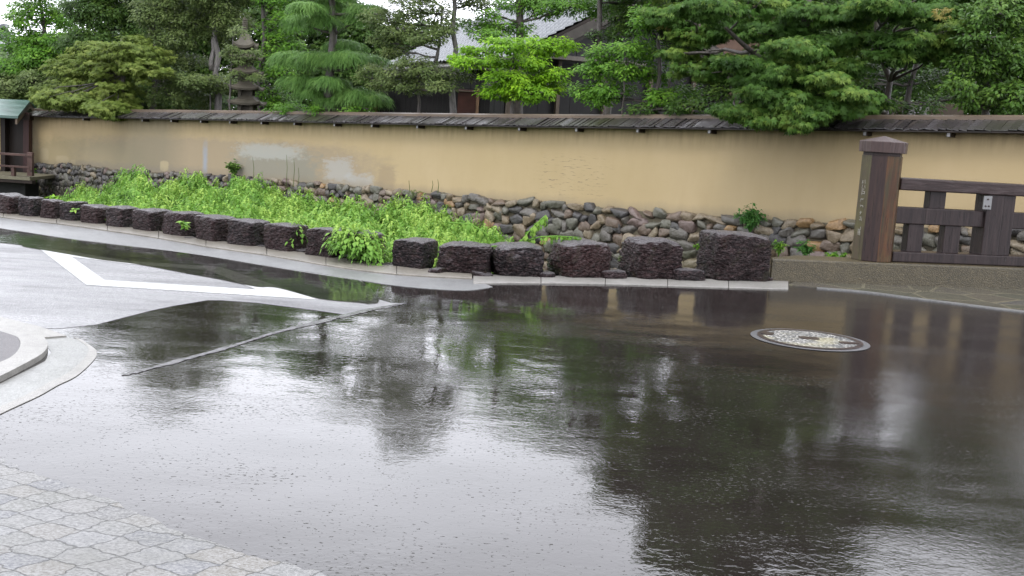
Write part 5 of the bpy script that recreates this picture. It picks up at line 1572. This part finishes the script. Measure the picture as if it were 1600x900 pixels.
# ruddy/yellow sprays in the maple
pts = crown_points(E(13.9, (1185, 152, 22, 8), (1195, 145, 16, 6), (1045, 42, 10, 4), (1478, 22, 14, 5)), 16, 7, 0.13, sizes=(0.055, 0.085), flat=.4, droop=.4)
link('yellowing_sprays', leaves_mesh('yellowing_sprays', *pts, 'maple'), LM['yellow'], root_up)
# 11 dark tree behind maple right
tree('dark_evergreen', 'shadowed small leaved tree between the big maple and the camellia', 'tree', (1438, 184, 18), (1430, 30, 18),
     E(18, (1380, 120, 34, 18), (1430, 130, 38, 18), (1470, 125, 32, 18), (1360, 145, 24, 14), (1450, 160, 24, 9), (1410, 55, 40, 18), (1330, 75, 34, 18), (1340, 130, 26, 12), (1490, 60, 30, 20), (1510, 150, 26, 14)), LM['dark'], M['bark'], 0.14, tw=14, lpt=9, spread=0.18, sizes=(0.05, 0.09))
# 12 camellia right
cam_cl = E(14.6, (1560, 20, 48, 30), (1610, 40, 50, 36), (1530, 60, 34, 24), (1575, 85, 48, 26), (1525, 105, 36, 22), (1620, 105, 50, 30), (1560, 130, 48, 22), (1500, 135, 26, 16), (1600, 150, 50, 18), (1535, 155, 34, 12), (1510, 160, 20, 8), (1680, 80, 60, 60), (1640, -10, 60, 26), (1570, -18, 50, 18), (1740, 30, 60, 70), (1720, -60, 70, 50))
tree('camellia_tree', 'dense glossy leaved camellia at the far right above the wall', 'tree', (1556, 184, 15), (1560, 10, 15), cam_cl, LM['camellia'], M['bark_grey'], 0.14, tw=26, lpt=9, spread=0.15, sizes=(0.055, 0.085), up=.7, jit=.7)
tree('garden_shrub', 'dark low shrub behind the coping between the maple and the camellia', 'shrub', (1400, 184, 17.5), (1402, 160, 17.5),
     E(17.5, (1385, 168, 26, 12), (1420, 172, 26, 10), (1450, 166, 20, 12)), LM['dark'], M['bark'], 0.05, tw=20, lpt=9, spread=0.15, sizes=(0.05, 0.08))
# low planting right behind the coping
tree('garden_shrub', 'low shadowed shrub just above the coping under the big maple', 'shrub', (1100, 184, 16.5), (1105, 160, 16.5),
     E(16.5, (1080, 168, 34, 14), (1120, 150, 30, 18), (1150, 140, 30, 16), (1000, 172, 26, 10)), LM['dark'], M['bark'], 0.06, tw=20, lpt=9, spread=0.15, sizes=(0.05, 0.08))
tree('garden_shrub', 'low clipped green shrub behind the coping below the weeping pine', 'shrub', (575, 184, 22), (575, 170, 22),
     E(22, (560, 170, 26, 9), (450, 172, 26, 9), (500, 172, 22, 7)), LM['mid'], M['bark'], 0.05, tw=20, lpt=9, spread=0.13, sizes=(0.05, 0.08))

# ================================================================== weeds in the canal
OUT = [(100, 318), (116, 292), (130, 284), (165, 288), (205, 268), (235, 268), (262, 285), (300, 268), (320, 268), (345, 282), (372, 275), (395, 283), (420, 283), (440, 296), (470, 290), (505, 310), (530, 305), (560, 306),
       (600, 308), (625, 308), (660, 318), (690, 325), (710, 335), (735, 345), (765, 340), (785, 365), (800, 385)]
LO = [(100, 320), (200, 330), (300, 345), (400, 356), (500, 368), (600, 385), (680, 388), (760, 398), (800, 404)]
def plume(p, size, nl, A, lean=None, tb=0.0, leafs=(0.09, 0.14), low=0.0):
    lean = lean or Vector((random.uniform(-.25, .25), random.uniform(-.25, .25), 1)).normalized()
    for k in range(nl):
        t = k / nl
        q = p - lean * (t * size)
        a = random.uniform(0, 6.28)
        rr = 0.02 + 0.09 * t
        d = Vector((math.cos(a), math.sin(a), random.uniform(-.6, .25)))
        A[0].append((q.x + math.cos(a) * rr, q.y + math.sin(a) * rr, q.z))
        A[1].append((math.cos(a) * .5 + random.uniform(-.3, .3), math.sin(a) * .5 + random.uniform(-.3, .3), 0.9))
        A[2].append(tuple(d)); A[3].append(random.uniform(*leafs) * (0.6 + 0.5 * min(1, t * 2)))
        A[4].append(min(1, max(0, 0.72 - 0.62 * t + random.uniform(-.2, .25) + tb)))  # lower leaves coloured darker: depth shading painted into the tint
A = [[], [], [], [], []]
stems = MB()
for i in range(500):
    px = random.uniform(108, 800) if i < 430 else random.uniform(620, 812)
    lo, hi = interp(px, LO), interp(px, OUT)
    t = min(1.0, (i % 12) / 11 + random.uniform(-.06, .06)); t = max(0.0, t)
    lump = 6 * math.sin(px * 0.11) + 5 * math.sin(px * 0.041 + 2)
    Yb = G(px, Fy(px)).y + 0.5
    Yw = wallY(px) - 1.6
    Y = Yb + (Yw - Yb) * t ** 1.1
    py = lo + (hi - lo) * t + (lump if t < .95 else abs(lump) * .3)
    c = P(px, max(py, hi) - 5 * t, Y)
    tb = random.uniform(-.18, .2) + 0.1 * math.sin(px * .03)
    hmax = random.uniform(.0, .2)
    for k in range(7):
        a = random.uniform(0, 6.28); r_ = random.uniform(0, .27) * (0.8 + Y / 40)
        p = c + Vector((math.cos(a) * r_ * 1.25, math.sin(a) * r_, -r_ * 0.75 + (hmax if k == 0 else random.uniform(-.10, .04))))
        lean = Vector((math.cos(a) * .35, math.sin(a) * .35, 1)).normalized()
        plume(p, random.uniform(0.3, 0.5), 24, A, lean=lean, tb=tb + (.1 if k == 0 else 0), leafs=(0.09, 0.145) if Y < 15 else (0.10, 0.17))
        if k < 1: stems.tube([p, p - lean * .6], [0.004, 0.007], 4)
arr = [np.array(a_) for a_ in A]
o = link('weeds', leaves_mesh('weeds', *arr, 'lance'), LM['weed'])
tag(o, 'lush bright yellow green weeds filling the canal behind the blocks', 'weeds', kind='stuff')
so_ = stems.build('weed_stems', LM['weed']); tag(so_, 'thin pale green stems among the canal weeds', 'weeds', kind='stuff')
# darker undergrowth that fills below the weed tops
low = []
for i in range(240):
    px = random.uniform(105, 800); t = random.random()
    Yb = G(px, Fy(px)).y + 0.6; Yw = wallY(px) - 0.9
    Y = Yb + (Yw - Yb) * t
    top_ = P(px, interp(px, LO) + (interp(px, OUT) - interp(px, LO)) * t + 10, Y)
    low.append((top_ - Vector((0, 0, 0.5)), (0.42, 0.45, 0.3)))
pts = crown_points(low, 14, 7, 0.22, sizes=(0.10, 0.17), droop=.5)
o = link('undergrowth', leaves_mesh('undergrowth', *pts, 'lance'), LM['mid']); tag(o, 'lower leafy layer under the weed tops in the canal', 'weeds', kind='stuff')

def arch_vine(label, pts_px, Y, n, leafs=(0.09, 0.13), hang=True, cat='vine', mat='weed'):
    """a leafy stem following pixel points at depth Y, leaves hanging below it"""
    q = [P(x, y, Y + k * 0.0) for k, (x, y) in enumerate(pts_px)]
    root = empty('arching_weed', q[0], label, cat)
    mb = MB(); mb.tube(q, [0.010 - 0.006 * i / len(q) for i in range(len(q))], 5); mb.build('stem', LM[mat], root, smooth=True)
    A = [[], [], [], [], []]
    for k in range(n):
        t = random.uniform(0.05, 1) * (len(q) - 1); i = min(int(t), len(q) - 2)
        p = q[i].lerp(q[i + 1], t - i)
        a = random.uniform(0, 6.28)
        A[0].append(tuple(p + Vector((random.uniform(-.02, .02), random.uniform(-.05, .05), 0))))
        A[1].append((math.cos(a), math.sin(a) - .6, .5)); A[2].append((math.cos(a) * .45, math.sin(a) * .45, -1.0))
        A[3].append(random.uniform(*leafs)); A[4].append(random.uniform(.35, .95))
    link('leaves', leaves_mesh('leaves', *[np.array(a_) for a_ in A], 'lance'), LM[mat], root)
arch_vine('tall weed spray rising above the rounded block right of the kerb bend', [(800, 392), (815, 376), (830, 358), (845, 343), (853, 336)], G(830, 435).y + 0.5, 60, (.09, .14))
arch_vine('long arching weed stem with leaves hanging like a fringe over two rounded blocks', [(815, 378), (845, 370), (870, 369), (890, 370), (905, 371)], G(860, 435).y + 0.4, 55, (.07, .11))
arch_vine('weed stem arching down beside the wide flat topped block', [(700, 348), (735, 350), (755, 362), (762, 378)], G(735, 433).y + 0.6, 50, (.09, .13))
arch_vine('weed tip drooping in the gap right of the wide flat topped block', [(748, 385), (765, 386), (778, 384), (795, 380)], G(768, 433).y + 0.25, 34, (.09, .13))
# weeds drooping over the thirteenth block
A = [[], [], [], [], []]
for i in range(80):
    t = random.random()
    px = 533 + t * 62 + random.uniform(-8, 8); py = 345 + t * 32 + random.uniform(-14, 10)
    Y = G(560, 412).y + random.uniform(-0.15, .3)
    plume(P(px, py, Y), 0.28, 10, A, tb=0.08)
for i in range(10):
    plume(P(random.uniform(452, 470), random.uniform(345, 352), G(470, 396).y + random.uniform(0, .3)), .22, 9, A)
rt = empty('drooping_weeds', P(560, 412, G(560, 412).y + .3), 'bright weeds drooping forward over the half hidden thirteenth block', 'weeds')
link('leaves', leaves_mesh('leaves', *[np.array(a_) for a_ in A], 'lance'), LM['weed'], rt)

def small_plant(name, label, px, py, rx, ry, Y, mat, leafs, n, shape='oval', cat='plant', droop=.1, ry_d=None):
    """bush of leafy stems rooted at (px, py+ry)"""
    b = P(px, py + ry, Y)
    root = empty(name, b, label, cat)
    k = Y / F
    mb = MB(); A = [[], [], [], [], []]
    ns = max(5, n // 14)
    for s_ in range(ns):
        a = random.uniform(0, math.pi * 2); rr = random.random() ** .6
        tip = P(px, py, Y) + Vector((math.cos(a) * rx * k * rr, math.sin(a) * rx * k * rr * .5 - 0.03, (random.uniform(-.3, 1) * (1 - rr * .5)) * ry * k))
        mid = b.lerp(tip, .5) + Vector((0, 0, ry * k * .3))
        mb.tube([b, mid, tip], [.006, .004, .002], 4)
        for j in range(n // ns):
            t = random.uniform(.25, 1); p = b.lerp(mid, t * 2) if t < .5 else mid.lerp(tip, t * 2 - 1)
            d = unit(1)[0]
            A[0].append(tuple(p)); A[1].append((random.uniform(-.4, .4), random.uniform(-.7, .1), .8)); A[2].append((d[0], d[1] * .6, d[2] * .5 + .1 - droop)); A[3].append(random.uniform(*leafs)); A[4].append(random.random())
    mb.build('stems', LM[mat], root)
    link('leaves', leaves_mesh('leaves', *[np.array(a_) for a_ in A], shape), LM[mat], root)
def Yf(px, off=0.25): return wallY(px) - off
small_plant('wall_shrub', 'small dark shrub rooted at the foot of the plaster beside the grey repair', 366, 262, 12, 15, Yf(366), LM and 'camellia', (.06, .1), 330, cat='shrub')
small_plant('wall_fern', 'feathery green plant growing from the footing above the tallest block', 1172, 338, 26, 26, Yf(1172, .3), 'fern', (.07, .12), 330, 'lance')
small_plant('wall_fern', 'small fern on the stones just above the left end of the concrete kerb', 1258, 388, 20, 16, wallY(1258) - .6, 'fern', (.06, .09), 200, 'lance')
small_plant('wall_fern', 'bright little fern between the tallest block and the concrete kerb', 1216, 385, 10, 16, wallY(1216) - .9, 'mid', (.05, .08), 130, 'lance')
small_plant('wall_fern', 'small fern on the stones just left of the tall wooden post', 1308, 400, 18, 10, wallY(1308) - .8, 'mid', (.06, .09), 150, 'lance')
small_plant('wall_fern', 'tiny fern sprig among the stones left of the feathery plant', 1112, 372, 7, 12, Yf(1112, .3), 'mid', (.05, .08), 70, 'lance')
small_plant('wall_fern', 'tiny green tuft in the gap left of the tallest block', 1090, 383, 7, 8, wallY(1090) - .5, 'mid', (.05, .07), 60, 'lance')
small_plant('wall_fern', 'mossy little plant at the lower end of the dark stones by the footbridge', 55, 275, 8, 14, Yf(55, .3), 'mid', (.08, .12), 130, 'oval')
small_plant('dry_weed', 'thin reddish brown weed standing before the plaster near the middle', 645, 300, 22, 9, Yf(645, .3), 'olive', (.04, .07), 60, 'lance')
small_plant('bindweed', 'little yellow green bindweed leaves hanging between two blocks on the left', 290, 349, 4, 11, G(290, 372).y - .1, 'weed', (.07, .10), 26, 'oval', droop=.8)
small_plant('bindweed', 'small yellow green leaf pair peeking over the blocks at far left', 84, 308, 8, 4, G(84, 346).y + .5, 'bright', (.08, .12), 30, 'oval')
small_plant('bindweed', 'tiny yellow green leaf at the left corner of the fifth block', 118, 328, 3, 5, G(118, 350).y - .12, 'weed', (.05, .08), 12, 'oval')
small_plant('gap_weed', 'small weed in the gap between two rounded blocks behind the kerb', 972, 405, 9, 16, G(972, 437).y + .5, 'olive', (.05, .08), 60, 'oval')
# tall thin grass stalks before the grey repair
for (x, y0, y1) in ((396, 246, 286), (447, 242, 292), (458, 248, 292), (465, 262, 295), (638, 282, 312), (674, 282, 300), (684, 280, 302)):
    Yg = Yf(x, .35)
    mb = MB(); a = P(x, y1, Yg); b = P(x + random.uniform(-2, 2), y0, Yg)
    mb.tube([a, a.lerp(b, .6) + Vector((.02, 0, 0)), b], [.008, .006, .004], 5)
    o = mb.build('grass_stalk', LM['olive']); tag(o, 'thin tall grass stalk standing before the plaster wall', 'grass stalk', 'thin grass stalks along the wall foot')
